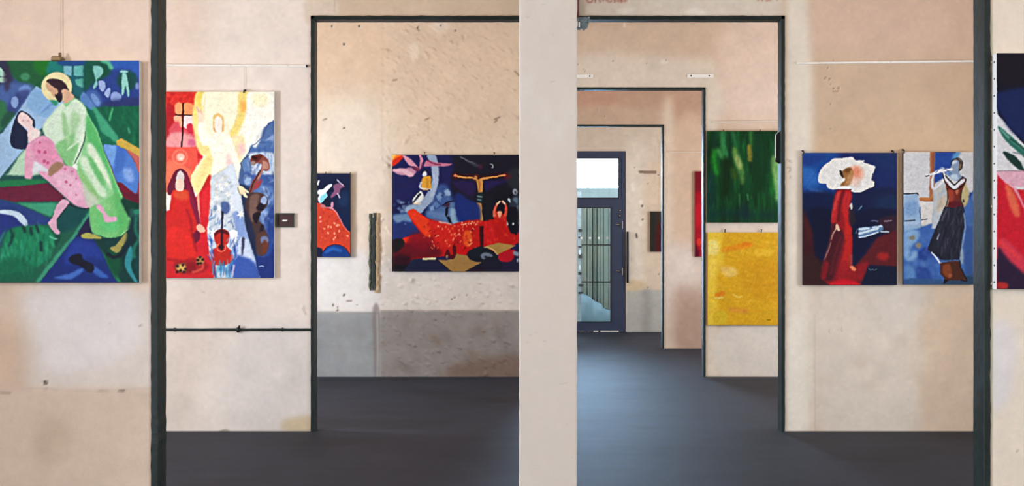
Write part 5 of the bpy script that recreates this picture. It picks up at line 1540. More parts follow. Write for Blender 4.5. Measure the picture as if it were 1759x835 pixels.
# right: header and right piece seen through the second opening
A3.p([(985, 20), (1352, 20), (1352, 665), (985, 665)], (208, 180, 155), 3, sm=False)
A3.p([(985, 20), (1200, 20), (1190, 90), (985, 90)], (211, 187, 164), 8)
A3.p([(1240, 34), (1352, 34), (1352, 200), (1240, 200)], (228, 206, 190), 16, .9)
A3.p([(985, 98), (1170, 98), (1226, 110), (1226, 215), (985, 215)], (221, 207, 190), 7)
A3.p([(1212, 104), (1226, 104), (1232, 200), (1235, 650), (1212, 650)], (222, 208, 190), 4, sm=False)  # jamb band again: pale plaster and light spill share this colour
A3.p([(1240, 560), (1352, 560), (1352, 650), (1240, 650)], (220, 210, 198), 4)
A3.p([(1224, 380), (1352, 380), (1352, 402), (1224, 402)], (220, 204, 190), 3)
A3.l([(990, 42), (1040, 43), (1120, 41), (1240, 37)], 1.6, (188, 158, 132), 1.2, .7)
A3.l([(1072, 40), (1073, 46)], 2, (236, 226, 210), .6)
A3.p([(985, 34), (1026, 36), (1014, 44), (985, 48)], (188, 160, 136), 4, .5)
for x, y, r in ((992, 111, 1.6), (1053, 105, 1.2), (1144, 104, 1.6), (1002, 119, 1), (1005, 122, .9), (1111, 109, 1)):
    hole_mark(A3, x, y, r, (80, 58, 44))
A3.p([(1132, 106), (1140, 102), (1148, 106), (1142, 110)], (236, 226, 210), 1, .8)
A3.l([(1211, 647), (1340, 648)], 1.4, (140, 120, 104), .8, .8)
A3.grain(.02, 22, 22)
A3.grain(.018, 5, 5)
rs3 = Art(530, 20, 900, 665, 1.0, (0, 0, 0), 34)
_rg = np.clip(rs3.field(8, 3.4, .65) - .42, 0, 2) * 1.5 - np.clip(rs3.field(10, 4, .5) - .6, 0, 2) * .8 + rs3.field(26, 16, .5) * .35 + rs3.field(4, 3) * .12
_rl = rs3.field(16, 12) * .35 + rs3.field(5, 4) * .12


def rough3(px, py):
    u = np.clip((px - 530), 0, 368)
    v = np.clip((py - 20), 0, 643)
    iu, iv = u.astype(int), v.astype(int)
    w_ = np.clip((px - 651) / 4, 0, 1)
    inside = ((px > 534) & (px < 898)).astype(float)
    d = w_ * (np.clip(_rg[iv, iu], -.8, 2) * .012) + (1 - w_) * _rl[iv, iu] * .006
    return d * inside * np.clip((896 - px) / 6, 0, 1)


w3 = wall_sheet('wall_third', Y3, A3, ([(538, 1345)], [(28, 660)]), 2.0, (0.30, 2.005), OZ, rough=rough3)

# wall 4
A4 = Art(985, 140, 1215, 610, 1.0, (196, 168, 144), 35)
A4.p([(985, 140), (1215, 140), (1215, 212), (985, 212)], (186, 152, 130), 6)
A4.p([(985, 152), (1060, 152), (1050, 185), (985, 190)], (186, 146, 124), 8, .8)
A4.p([(985, 185), (1120, 185), (1146, 200), (1146, 216), (985, 216)], (190, 164, 142), 5, .9)
A4.p([(1138, 200), (1160, 230), (1162, 600), (1138, 600)], (214, 196, 176), 5)  # jamb band: light spill put into the plaster colour too
A4.p([(1160, 220), (1215, 220), (1215, 420), (1160, 420)], (204, 176, 152), 7)
A4.p([(1142, 430), (1200, 430), (1200, 520), (1142, 540)], (216, 200, 188), 10)
A4.p([(1160, 500), (1215, 510), (1215, 602), (1160, 602)], (172, 142, 124), 10, .9)
A4.strokes([(1165, 500), (1200, 500), (1200, 600), (1145, 600)], 14, 16, 6, [(166, 134, 116), (190, 164, 148)], 1.5, .3, .4, 3)
A4.l([(1138, 600), (1206, 601)], 1.2, (130, 106, 90), .7, .8)
for x, y, r in ((1039, 200, 1.4), (1027, 188, 1), (1152, 241, .9)):
    hole_mark(A4, x, y, r, (150, 120, 100))
A4.grain(.02, 14, 14)
A4.grain(.02, 5, 5)
w4 = wall_sheet('wall_fourth', Y4, A4, ([(985, 1212)], [(145, 604)]), 2.0, (-1.6, 1.995), 3.195)

# end wall with the door
A5 = Art(985, 205, 1160, 575, 1.2, (212, 196, 178), 36)
A5.p([(985, 205), (1145, 205), (1145, 262), (985, 262)], (206, 190, 172), 5)
A5.p([(1075, 262), (1108, 262), (1108, 500), (1075, 500)], (222, 210, 194), 8, .8)
A5.p([(1110, 300), (1145, 300), (1145, 500), (1110, 500)], (210, 188, 164), 8, .8)
A5.p([(1076, 498), (1160, 498), (1160, 575), (1076, 575)], (176, 174, 166), 1, sm=False)
A5.p([(1104, 500), (1118, 500), (1118, 572), (1104, 572)], (152, 148, 142), 4, .8)
A5.p([(1076, 485), (1100, 482), (1112, 494), (1078, 500)], (206, 182, 146), 2, .9)
A5.p([(1097, 293), (1128, 293.5), (1128, 298.5), (1098, 298)], (124, 102, 86), .3, .95, sm=False)
A5.l([(1128, 232), (1133, 262), (1132, 360)], 1, (170, 150, 130), .8, .6)
for x, y, r in ((1090, 288, 1), (1103, 354, 2.2), (1104, 377, 1.9), (1131, 301, 1.5), (1113, 315, 1), (1132, 471, 1.3), (1113, 494, 1.2)):
    hole_mark(A5, x, y, r, (64, 48, 38))
A5.l([(1093, 402), (1094, 408)], 2.6, (44, 34, 28), .6)
for x, y in ((1088, 325), (1101, 347), (1086, 318), (1100, 385)):
    A5.e(x, y, 3, 4, (234, 226, 214), 1, .8)
A5.grain(.02, 10, 10)
A5.grain(.02, 4, 4)

DX0, DX1 = W(906, 0, Y5)[0], W(1075, 0, Y5)[0]
DZ = W(0, 259.5, Y5)[1]
w5 = wall_sheet('wall_end', Y5, A5, ([(985, 1158)], [(205, 575)]), 1.5, (DX0, DX1), DZ, thick=.3)

# side walls, ceiling, floor, wall behind the camera
for nm, xa, xb in (('wall_left', XL - .3, XL), ('wall_right', XR, XR + .3)):
    m = MB()
    prev = YB
    for wy, ww, wh in WINS:
        m.box((xa, prev, 0), (xb, wy - ww / 2, CEIL))
        m.box((xa, wy - ww / 2, 0), (xb, wy + ww / 2, WZ - wh / 2))
        m.box((xa, wy - ww / 2, WZ + wh / 2), (xb, wy + ww / 2, CEIL))
        prev = wy + ww / 2
    m.box((xa, prev, 0), (xb, Y5 + .3, CEIL))
    tag(m.build(nm, M_plain), kind='structure')
m = MB().box((XL - .3, YB - .3, 0), (XR + .3, YB, CEIL))
tag(m.build('wall_back', M_plain), kind='structure')
m = MB().box((XL - .3, YB - .3, CEIL), (XR + .3, Y5 + .3, CEIL + .2))
tag(m.build('ceiling', M_ceil), kind='structure')
m = MB().box((XL - .3, YB - .3, -.2), (XR + .3, Y5 + .3, 0))
tag(m.build('floor', M_floor), kind='structure')

# ---- painted steel portals round the openings (trim), face lip + reveal
rt = random.Random(5)


def portal(name, Y, x0, x1, z1, lip=.03, dep=T, left=True):
    """irregular painted steel channel: the outer edge wobbles a little"""
    m_ = MB()

    def strip(p0, p1, inward):
        n = 90
        k = len(m_.v)
        for i in range(n + 1):
            t = i / n
            x = p0[0] + (p1[0] - p0[0]) * t
            z = p0[1] + (p1[1] - p0[1]) * t
            wob = rt.gauss(0, .0008)
            wi = rt.gauss(0, .0005)
            ox, oz = inward
            yb = Y + dep + .004
            yf = Y - .012
            prof = [(-wob - .0, Y - .002), (-wob, yf + .002), (.003, yf), (lip - .004, yf), (lip + wi, yf + .004), (lip + wi, yb), (0, yb)]
            for d, y in prof:
                m_.v.append((x + ox * d, y, z + oz * d))
        c = 7
        for i in range(n):
            for j in range(c):
                j2 = (j + 1) % c
                m_.f.append((k + i * c + j, k + i * c + j2, k + (i + 1) * c + j2, k + (i + 1) * c + j))
        m_.f.append(tuple(k + j for j in range(c)))
        m_.f.append(tuple(k + n * c + j for j in range(c))[::-1])
    if left:
        strip((x0, 0.0), (x0, z1), (1, 0))
    strip((x1, 0.0), (x1, z1), (-1, 0))
    strip((x0, z1), (x1, z1), (0, -1))
    return tag(m_.build(name, M_steel), kind='structure')


portal('trim_1', Y1, OX[0], OX[1], OZ)
p2 = portal('trim_2', Y2, -1.642, 2.005, OZ)
portal('trim_3', Y3, 0.30, 2.005, OZ, lip=.026)
portal('trim_4', Y4, -1.6, 1.995, 3.195, lip=.026)

# pillar standing in the first opening
px0, _ = W(892, 0, Y1)
px1, _ = W(990.5, 0, Y1)
m = MB()
n = 120
k0 = len(m.v)
prof = []
wd, dp = px1 - px0, .20
ya, yb = Y1 - .05, Y1 - .05 + dp
b_ = .006
base = [(px0 + b_, ya), (px1 - b_, ya), (px1, ya + b_), (px1, yb - b_), (px1 - b_, yb), (px0 + b_, yb), (px0, yb - b_), (px0, ya + b_)]
rp = random.Random(3)
for i in range(n + 1):
    z = CEIL * i / n
    for q, (x, y) in enumerate(base):
        j = rp.gauss(0, .0007)
        sx = 1 if q in (1, 2, 3, 4) else -1
        m.v.append((x + sx * j, y, z))
for i in range(n):
    for j in range(8):
        j2 = (j + 1) % 8
        m.f.append((i * 8 + j, i * 8 + j2, (i + 1) * 8 + j2, (i + 1) * 8 + j))
m.f.append(tuple(range(8))[::-1])
m.f.append(tuple(n * 8 + j for j in range(8)))
tag(m.build('wall_pillar', M_pillar), kind='structure')

# ------------------------------------------------------------------ the pictures and how they hang
M_paint = mat('oil_paint', rough=0.55, attr=True, noise=[(260, 0.03)], bump=(140, 0.22, 0.002), spec=0.10)
M_raw = mat('raw_canvas_edge', (214, 206, 196), rough=0.9, noise=[(60, 0.05)])
M_white_edge = mat('white_canvas_edge', (232, 232, 230), rough=0.85, noise=[(40, 0.04)])
M_dark_edge = mat('dark_painted_edge', (34, 32, 44), rough=0.6, noise=[(40, 0.2)])
M_green_edge = mat('green_painted_edge', (18, 60, 36), rough=0.6, noise=[(40, 0.2)])
M_yellow_edge = mat('yellow_painted_edge', (196, 160, 60), rough=0.6, noise=[(40, 0.1)])
M_red_edge = mat('crimson_painted_edge', (120, 14, 34), rough=0.6, noise=[(40, 0.1)])
M_wood = mat('pine_wood', (176, 140, 98), rough=0.7, noise=[(20, 0.1)])
M_brass = mat('dull_brass', (120, 98, 66), rough=0.45, metal=0.6, noise=[(60, 0.2)])
M_iron = mat('dark_iron', (46, 40, 38), rough=0.5, metal=0.5, noise=[(60, 0.2)])
M_wire = mat('nylon_line', (206, 190, 172), rough=0.4)
M_white = mat('white_enamel', (240, 236, 230), rough=0.45, noise=[(30, 0.03)])
M_cream = mat('cream_enamel', (226, 212, 196), rough=0.5, noise=[(30, 0.03)])


def painting(name, art, rect, Y, edge, label, group=None, depth=.035, off=.006, hooks=(), wires=(), hook_mat=None, cat='painting', tacks=None, dark_line=None):
    """canvas on a wooden stretcher; rect in photo pixels at the canvas front"""
    A = art
    yf = Y - off - depth
    x0, z1 = W(rect[0], rect[1], yf)
    x1, z0 = W(rect[2], rect[3], yf)
    base = ((x0 + x1) / 2, Y - off, z0)
    t = thing(name, base, label, 'painting' if cat is None else cat, group)
    step = (yf / F) / A.res
    xs = np.linspace(x0, x1, max(2, int((x1 - x0) / step)))
    zs = np.linspace(z0, z1, max(2, int((z1 - z0) / step)))
    
    def yfun(X, Z):
        # slightly rounded over the stretcher's edge
        d = np.minimum(np.minimum(X - x0, x1 - X), np.minimum(Z - z0, z1 - Z))
        return yf + .0025 * np.clip(1 - d / .004, 0, 1) ** 2
    o = grid_obj('canvas', xs, zs, yfun, lambda X, Z: A.sample(CX + X * F / yf, CY - (Z - CZ) * F / yf), M_paint, parent=t, smooth=True, origin=base)
    o.location = (0, 0, 0)

    def L(p):
        return (p[0] - base[0], p[1] - base[1], p[2] - base[2])
    # canvas folded round the sides
    m_ = MB()
    k = .0012
    for a, b in (((x0, yf + .0022, z0), (x0 + k, Y - off, z1)), ((x1 - k, yf + .0022, z0), (x1, Y - off, z1)), ((x0 + k, yf + .0022, z0), (x1 - k, Y - off, z0 + k)), ((x0 + k, yf + .0022, z1 - k), (x1 - k, Y - off, z1))):
        m_.box(L(a), L(b))
    m_.build('canvas_edge', edge, t)
    # stretcher bars behind
    m_ = MB()
    bw = .045
    for a, b in (((x0 + k, yf + .006, z0 + k), (x0 + bw, Y - off, z1 - k)), ((x1 - bw, yf + .006, z0 + k), (x1 - k, Y - off, z1 - k)), ((x0 + bw, yf + .006, z0 + k), (x1 - bw, Y - off, z0 + bw)), ((x0 + bw, yf + .006, z1 - bw), (x1 - bw, Y - off, z1 - k)), (((x0 + x1) / 2 - .02, yf + .01, z0 + bw), ((x0 + x1) / 2 + .02, Y - off, z1 - bw))):
        m_.box(L(a), L(b))
    m_.build('stretcher', M_wood, t)
    if dark_line:
        pass
    for px, h, kind in hooks:
        xh = W(px, 0, yf)[0]
        m_ = MB()
        if kind == 'clamp':      # block-shaped cable clamp
            m_.box(L((xh - .022, yf - .006, z1 - .004)), L((xh + .022, Y - .004, z1 + h)), bev=.005)
            m_.tube([L((xh + .012, yf + .008, z1 + h - .004)), L((xh + .012, yf + .008, z1 + h + .016))], .006)
        elif kind == 'hook':     # bent hook over the edge
            m_.tube([L((xh, yf - .006, z1 - .012)), L((xh, yf - .006, z1 + h * .4)), L((xh, yf + .004, z1 + h * .8)), L((xh, Y - .004, z1 + h))], [.004, .005, .005, .005])
            m_.lathe([(.007, 0), (.009, .003), (.005, .006)], L((xh, Y - .010, z1 + h)), 'y', 12)
        else:                    # straight nail or peg above the edge
            m_.tube([L((xh, yf + .012, z1 - .003)), L((xh + .003, yf + .014, z1 + h))], [.006, .0075])
        m_.build('hanging_hook', hook_mat or M_iron, t)
    for px, ztop in wires:
        xh = W(px, 0, yf)[0]
        zt = W(0, ztop, Y)[1]
        MB().tube([L((xh, Y - .012, z1)), L((xh, Y - .010, zt))], .0016, 6).build('hanging_line', M_wire, t)
    if tacks:
        zz = np.arange(z1 - .035, z0, -tacks)
        for z in zz:
            MB().lathe([(.0045, 0), (.004, -.002), (.001, -.0028)], L((x0, yf + .022, z)), 'x', 10).build('tack', M_iron, t)
    return t


painting('painting', art_rescue(), (-30, 104, 239, 486), Y1, M_raw, 'large painting of a haloed man in pale green carrying a woman in pink',
         depth=.038, hooks=[(97, .018, 'clamp')], wires=[(99, -60)], hook_mat=M_brass)
painting('painting', art_annunciation(), (258, 157.5, 470.7, 477.5), Y2, M_white_edge, 'tall red, yellow and blue painting of a white winged figure above a woman',
         depth=.034, hooks=[(419, .014, 'hook')], wires=[(418, 115)])
painting('painting', art_white_bird(), (500, 298, 601.5, 441.5), Y3, M_dark_edge, 'dark blue painting with an orange hill and white birds, half hidden behind the portal',
         depth=.05, hooks=[(559, .02, 'peg'), (601, .012, 'peg')], hook_mat=M_brass)
painting('painting', art_cross(), (673.5, 266, 891.5, 466.5), Y3, M_dark_edge, 'wide dark painting of a man on a cross above a red crowd',
         depth=.034, hooks=[(729, .03, 'hook'), (849, .025, 'hook')], hook_mat=M_brass)
painting('painting', art_red_woman(), (1379.5, 262.5, 1541, 490), Y2, M_dark_edge, 'dark blue painting of a woman in a long red robe before a pale round cloud',
         depth=.03, hooks=[(1380.5, .016, 'hook'), (1535, .016, 'hook')])
painting('painting', art_flute(), (1552, 261, 1672, 489), Y2, M_dark_edge, 'pale blue and white painting of a flute player in a dark skirt',
         depth=.03, hooks=[(1553, .018, 'hook')])
painting('painting', art_flower(), (1712, 91, 1852, 497), Y1, M_white_edge, 'red and dark blue painting with tacked white sides, at the right edge',
         depth=.05, tacks=.0725)
painting('painting', art_green(), (1215, 225, 1352, 382.5), Y3, M_green_edge, 'abstract painting of vertical dark green strokes hanging above the yellow one',
         depth=.034, hooks=[(1243, .018, 'peg'), (1306, .018, 'peg')], hook_mat=M_brass)
painting('painting', art_yellow(), (1216, 399.5, 1352, 558.5), Y3, M_yellow_edge, 'plain abstract yellow ochre painting hanging below the green one',
         depth=.034, hooks=[(1245.5, .036, 'peg'), (1308, .036, 'peg')])
painting('painting', art_crimson(), (1194, 294.5, 1230, 441), Y4, M_red_edge, 'sliver of a crimson painting on the far wall, cut off by the portal frame',
         depth=.034)
painting('painting', art_brown(), (1117, 363.5, 1160, 432.5), Y5, M_dark_edge, 'small dark brown picture on the end wall near the glazed door',
         depth=.034)


# ---- white picture rails
def rail(px0, px1, py0, py1, Y, label, cap=True, th=3.4, mt=None):
    xa, za = W(px0, py0, Y)
    xb, zb = W(px1, py1, Y)
    h = th * Y / F / 2
    m_ = MB()
    k = len(m_.v)
    n_ = 24
    prof = [(-.003, h), (-.016, h), (-.018, h * .6), (-.014, .1 * h), (-.018, -h * .7), (-.016, -h), (-.003, -h)]
    t = thing('picture_rail', (xa, Y, za), label, 'picture rail', 'thin white picture rails')
    for i in range(n_ + 1):
        x, z = (xb - xa) * i / n_, (zb - za) * i / n_
        for y, dz in prof:
            m_.v.append((x, y, z + dz))
    c = len(prof)
    for i in range(n_):
        for j in range(c):
            j2 = (j + 1) % c
            m_.f.append((k + i * c + j, k + (i + 1) * c + j, k + (i + 1) * c + j2, k + i * c + j2))
    m_.f.append(tuple(k + j for j in range(c)))
    m_.f.append(tuple(k + n_ * c + j for j in range(c))[::-1])
    m_.build('track', mt or M_white, t)
    if cap:
        e_ = (xb - xa, 0, zb - za)
        MB().box((e_[0], -.02, e_[2] - h * 1.3), (e_[0] + .012, -.002, e_[2] + h * 1.3), bev=.003).build('end_cap', M_iron if cap == 'dark' else M_white, t)
    for f_ in (.12, .5, .88):
        MB().lathe([(.005, 0), (.004, -.002), (.001, -.003)], ((xb - xa) * f_, -.0175, (zb - za) * f_ + h * .3), 'y', 8).build('screw', M_cream, t)
    return t


rail(268, 526, 112.5, 114, Y2, 'thin white picture rail above the red, yellow and blue picture', 'dark')
rail(1368, 1690, 109, 105.5, Y2, 'thin white picture rail above the red robe and flute pictures', True)
rail(1223, 1350, 210, 208.5, Y3, 'thin white picture rail above the green abstract picture', True, 2.6, M_cream)
rail(1148, 1232, 261, 261, Y4, 'thin cream picture rail on the fourth wall above the crimson picture', True, 1.8, M_cream)


# ---- white perforated strips above the third opening
def strip_plate(px0, px1, py, Y, label, holes):
    xa, z = W(px0, py, Y)
    xb, _ = W(px1, py, Y)
    t = thing('wall_bracket', ((xa + xb) / 2, Y, z), label, 'bracket', 'white metal strips above the third opening')
    w_ = (xb - xa) / 2
    MB().box((-w_, -.012, -.022), (w_, -.002, .022), bev=.004).build('plate', M_white, t)
    for px in holes:
        xh = W(px, 0, Y)[0] - (xa + xb) / 2
        MB().lathe([(.009, 0), (.009, -.002), (.004, -.003)], (xh, -.0115, 0), 'y', 12).build('screw', M_iron, t)


strip_plate(978, 1019, 131, Y3, 'white metal strip above the opening, directly right of the pillar', (985, 1013))
strip_plate(1180, 1226, 130.5, Y3, 'white metal strip above the right end of the third opening', (1187, 1218))

# ---- dark socket recess beside the red, yellow and blue picture
xa, za = W(475, 366.5, Y2)
xb, zb = W(505.5, 390.5, Y2)
t = thing('wall_box', ((xa + xb) / 2, Y2, (za + zb) / 2), 'small dark maroon wall box with a green rim and white label', 'wall box')
w_, h_ = (xb - xa) / 2, (za - zb) / 2
m = MB()
r_ = .010
m.box((-w_, -.022, h_ - r_), (w_ + .004, -.001, h_))
m.box((-w_, -.022, -h_), (w_ + .002, -.001, -h_ + r_ * .7))
m.box((-w_, -.022, -h_ + r_ * .7), (-w_ + r_, -.001, h_ - r_))
m.box((w_ - r_ * .8, -.022, -h_ + r_ * .7), (w_, -.001, h_ - r_))
m.build('rim', mat('green_rim_paint', (14, 44, 26), rough=.5, noise=[(40, .25)]), t)
MB().box((-w_ + r_, -.010, -h_ + r_ * .7), (w_ - r_ * .8, -.001, h_ - r_)).build('panel', mat('maroon_panel', (62, 26, 32), rough=.6, noise=[(30, .2)]), t)
m = MB()
pts = [(-.024, -.004), (-.018, -.011), (.018, -.012), (.026, -.004), (.026, .006), (-.016, .007)]
m.prism([(x - .004, z - .004) for x, z in pts], -.016, -.010)
m.build('slot_surround', M_iron, t)
m = MB()
m.prism([(x * .86 - .002, z * .62 - .001) for x, z in pts], -.0185, -.0155)
m.build('label_plate', M_white, t)

# ---- thin dark pipe with a tap across the second wall
za = W(0, 566, Y2)[1]
xa, xb = W(256, 0, Y2)[0], W(536, 0, Y2)[0]
xt = W(410.5, 0, Y2)[0]
t = thing('wall_pipe', (xa, Y2, za), 'thin dark green horizontal pipe with a small tap on the second wall', 'pipe')
rr = random.Random(8)
MB().tube([((xb - xa) * i / 30, -.014, rr.gauss(0, .0006)) for i in range(31)], .0098, 12).build('pipe', M_steel, t, True)
m = MB()
q = xt - xa
m.lathe([(.012, -.016), (.016, -.012), (.016, .012), (.012, .016)], (q, -.014, 0), 'x', 14)
m.tube([(q - .004, -.016, -.022), (q - .002, -.018, 0), (q + .004, -.020, .016)], [.010, .014, .010], 12)
m.build('tap_body', M_steel, t, True)
MB().tube([(q + .002, -.026, .008), (q + .008, -.028, .022), (q + .013, -.028, .034)], [.007, .009, .005], 10).build('tap_handle', M_iron, t, True)
for f_ in (.16, .82):
    m = MB()
    m.box(((xb - xa) * f_ - .008, -.012, -.014), ((xb - xa) * f_ + .008, -.001, .014), bev=.002)
    m.build('pipe_clip', M_steel, t)

# ---- vertical chase in the third wall with a remnant of the old green frame
rc = random.Random(21)
t = thing('frame_remnant', (W(643, 0, Y3)[0], Y3, W(0, 498, Y3)[1]), 'broken upright remnant of dark green frame set in a rough plaster chase', 'frame remnant')
bx, bz = W(643, 498, Y3)


def ragged(px0, px1, py0, py1, amp, n_=26, top=0, seed=1):
    r = random.Random(seed)
    L_, R_ = [], []
    for i in range(n_ + 1):
        py = py0 + (py1 - py0) * i / n_
        a = W(px0 + r.gauss(0, amp), py, Y3)
        c = W(px1 + r.gauss(0, amp), py, Y3)
        L_.append((a[0] - bx, a[1] - bz))
        R_.append((c[0] - bx, c[1] - bz))
    return L_ + R_[::-1]


def raised(name, outline, y0, y1, m_):
    k2 = len(outline) // 2
    L_, R_ = outline[:k2], outline[k2:][::-1]
    b2 = MB()
    for i in range(k2):
        (xl, zl), (xr, zr) = L_[i], R_[i]
        w2_ = (xr - xl)
        for fx, fy in ((0, y0), (.04, y1 * .6 + y0 * .4), (.3, y1 + rc.gauss(0, .0015)), (.7, y1 + rc.gauss(0, .0015)), (.96, y1 * .6 + y0 * .4), (1, y0)):
            b2.v.append((xl + w2_ * fx, fy, zl + (zr - zl) * fx))
    for i in range(k2 - 1):
        for j in range(5):
            b2.f.append((i * 6 + j, (i + 1) * 6 + j, (i + 1) * 6 + j + 1, i * 6 + j + 1))
    b2.f.append(tuple(range(6)))
    b2.f.append(tuple((k2 - 1) * 6 + j for j in range(6))[::-1])
    return b2.build(name, m_, t)


M_chase = mat('crumbling_plaster', (176, 148, 112), rough=.95, noise=[(30, .2), (90, .15)], bump=(60, .8, .01), mottles=[((206, 190, 160), 20, .5, .6, .6, None)])
M_chase_g = mat('green_stained_plaster', (104, 110, 92), rough=.95, noise=[(30, .2), (90, .15)], bump=(60, .8, .01), mottles=[((52, 60, 52), 24, .5, .6, .7, None)])
M_rem = mat('old_green_steel', (34, 42, 42), rough=.6, noise=[(30, .3)], bump=(50, .8, .01), mottles=[((78, 92, 82), 26, .56, .64, .8, (1, 1, .3))])
raised('plaster_lip', ragged(645, 653, 366, 502, .9, seed=2), .004, -.024, M_chase)
raised('plaster_lip', ragged(634, 638.5, 367, 499, .6, seed=3), .004, -.020, M_chase_g)
raised('steel_upright', ragged(638, 646.5, 374, 498, .35, seed=4), .004, -.030, M_rem)
raised('steel_upright', ragged(641.5, 647, 366, 380, .4, 8, seed=5), .004, -.034, M_rem)

# ---- steel leftovers on the second portal
sx, sz = W(989.2, 0, Y2 - .02)
m = MB()
x0_, x1_ = W(986, 0, Y2 - .02)[0], W(990.2, 0, Y2 - .02)[0]
z0_, z1_ = W(0, 33, Y2 - .02)[1], CEIL - .3
t = thing('steel_post_stub', ((x0_ + x1_) / 2, Y2 - .02, z0_), 'dark steel post stub running up from the portal just right of the pillar', 'steel post')
hx = (x1_ - x0_) / 2
MB().box((-hx, -.02, 0), (hx, .016, z1_ - z0_), bev=.003).build('bar', mat('blackened_steel', (16, 14, 16), rough=.5, noise=[(20, .2)]), t)
MB().box((hx, -.008, .012), (hx + .016, .016, z1_ - z0_), bev=.002).build('rust_strip', mat('red_rust_paint', (112, 34, 30), rough=.8, noise=[(30, .3), (80, .2)]), t)
# torn gusset plate
bx0 = W(988, 0, Y2 - .02)
poly = [(988, 30), (1014, 29), (1013, 36), (1011, 41), (1009, 48), (1006, 50), (1003, 53), (999, 49), (996, 52), (992, 51), (989, 54)]
pl = [W(a, b, Y2 - .02) for a, b in poly]
cx_, cz_ = W(1000, 30, Y2 - .02)
t = thing('gusset_plate', (cx_, Y2 - .02, cz_), 'torn grey steel corner plate hanging under the portal right of the pillar', 'steel plate')
MB().prism([(a - cx_, b - cz_) for a, b in pl], -.004, .006).build('plate', mat('weathered_blue_grey', (108, 122, 128), rough=.8, noise=[(16, .25), (60, .2)], mottles=[((60, 72, 84), 22, .5, .6, .8, None), ((160, 168, 160), 30, .6, .66, .6, None)]), t)
for px, py in ((991, 42), (995, 43)):
    c_ = W(px, py, Y2 - .02)
    MB().tube([(c_[0] - cx_, -.008, c_[1] - cz_ + .022), (c_[0] - cx_, -.008, c_[1] - cz_ - .018)], .0055, 8).build('bolt', M_white, t)

# ---- latch keeper on the right jamb of the second portal
yk = Y2 + .05
poly = [(1346, 222), (1339.5, 222), (1338, 226), (1331.3, 231), (1331, 270), (1334, 277), (1341, 284), (1346, 286)]
c0 = W(1346, 286, yk)
t = thing('latch_keeper', (c0[0], yk, c0[1]), 'dark latch keeper plate on the portal jamb beside the green abstract', 'latch')
pl = [W(a, b, yk) for a, b in poly]
MB().prism([(a - c0[0], b - c0[1]) for a, b in pl], -.006, .006).build('plate', M_steel, t)
pr = [(1339.5, 224.5), (1332.2, 231.5), (1331.6, 250), (1331.8, 272)]
MB().tube([(W(a, b, yk)[0] - c0[0], -.009, W(a, b, yk)[1] - c0[1]) for a, b in pr], .0042, 8).build('edge_highlight', M_white, t)  # white tube stands in for the highlight on the plate edge
MB().tube([(W(a, b, yk)[0] - c0[0], -.012, W(a, b, yk)[1] - c0[1]) for a, b in ((1331, 276), (1342, 282))], .007, 8).build('latch_pin', M_iron, t)

# ---- brown strip standing in for the shaded gap beside the flower picture
xc, zt = W(1703.3, 97, Y1)
_, zb = W(1703.3, 497, Y1)
t = thing('gap_shade_strip', (xc, Y1, zb), 'thin brown strip for the gap shade on the wall beside the tacked white canvas side', 'line')
rr = random.Random(4)
MB().tube([(rr.gauss(0, .0006), -.006, (zt - zb) * i / 40) for i in range(41)], .0042, 8).build('line', mat('gap_shade_brown', (112, 102, 84), rough=.7, noise=[(14, .3)]), t, True)
for f_ in (.02, .35, .68, .97):
    MB().box((-.007, -.009, (zt - zb) * f_), (.007, -.001, (zt - zb) * f_ + .01), bev=.002).build('strip_clip', M_cream, t)

# ------------------------------------------------------------------ the glazed steel door in the end wall
M_door = mat('slate_blue_door_paint', (44, 56, 82), rough=.45, noise=[(6, .12), (40, .08)], bump=(40, .1, .003))
M_seal = mat('black_seal', (14, 16, 22), rough=.6)
M_chrome = mat('chrome', (190, 192, 196), rough=.2, metal=1.0)


def pane_material(name='clear_pane', tint=(.97, .98, .99)):
    m_ = bpy.data.materials.new(name)
    m_.use_nodes = True
    nt = m_.node_tree
    nt.nodes.clear()
    out = nt.nodes.new('ShaderNodeOutputMaterial')
    mx = nt.nodes.new('ShaderNodeMixShader')
    tr = nt.nodes.new('ShaderNodeBsdfTransparent')
    tr.inputs[0].default_value = tint + (1,)
    gl = nt.nodes.new('ShaderNodeBsdfGlossy')
    gl.inputs['Roughness'].default_value = .03
    lw = nt.nodes.new('ShaderNodeLayerWeight')
    pw = nt.nodes.new('ShaderNodeMath')
    pw.operation = 'POWER'
    pw.inputs[1].default_value = 4.0
    mr = nt.nodes.new('ShaderNodeMapRange')
    mr.inputs['To Min'].default_value = .035
    mr.inputs['To Max'].default_value = .7
    lw.inputs[0].default_value = .5
    nt.links.new(lw.outputs['Facing'], pw.inputs[0])
    nt.links.new(pw.outputs[0], mr.inputs['Value'])
    nt.links.new(mr.outputs[0], mx.inputs[0])
    nt.links.new(tr.outputs[0], mx.inputs[1])
    nt.links.new(gl.outputs[0], mx.inputs[2])
    nt.links.new(mx.outputs[0], out.inputs[0])
    return m_


M_pane = pane_material()
M_pane_door = pane_material('tinted_pane', (.84, .90, .90))
YD = Y5 + .05
D = bpy.data.objects.new('door_1', None)
D.location = ((DX0 + DX1) / 2, YD, 0)
COL.objects.link(D)
D['kind'] = 'structure'
dx = D.location.x


def dbox(name, px0, px1, py0, py1, ya, yb, m_, parent=D, bev=.004):
    xa, zt_ = W(px0, py0, YD)
    xb_, zb_ = W(px1, py1, YD)
    return MB().box((xa - dx, ya, max(0.004, zb_)), (xb_ - dx, yb, zt_), bev=bev).build(name, m_, parent)


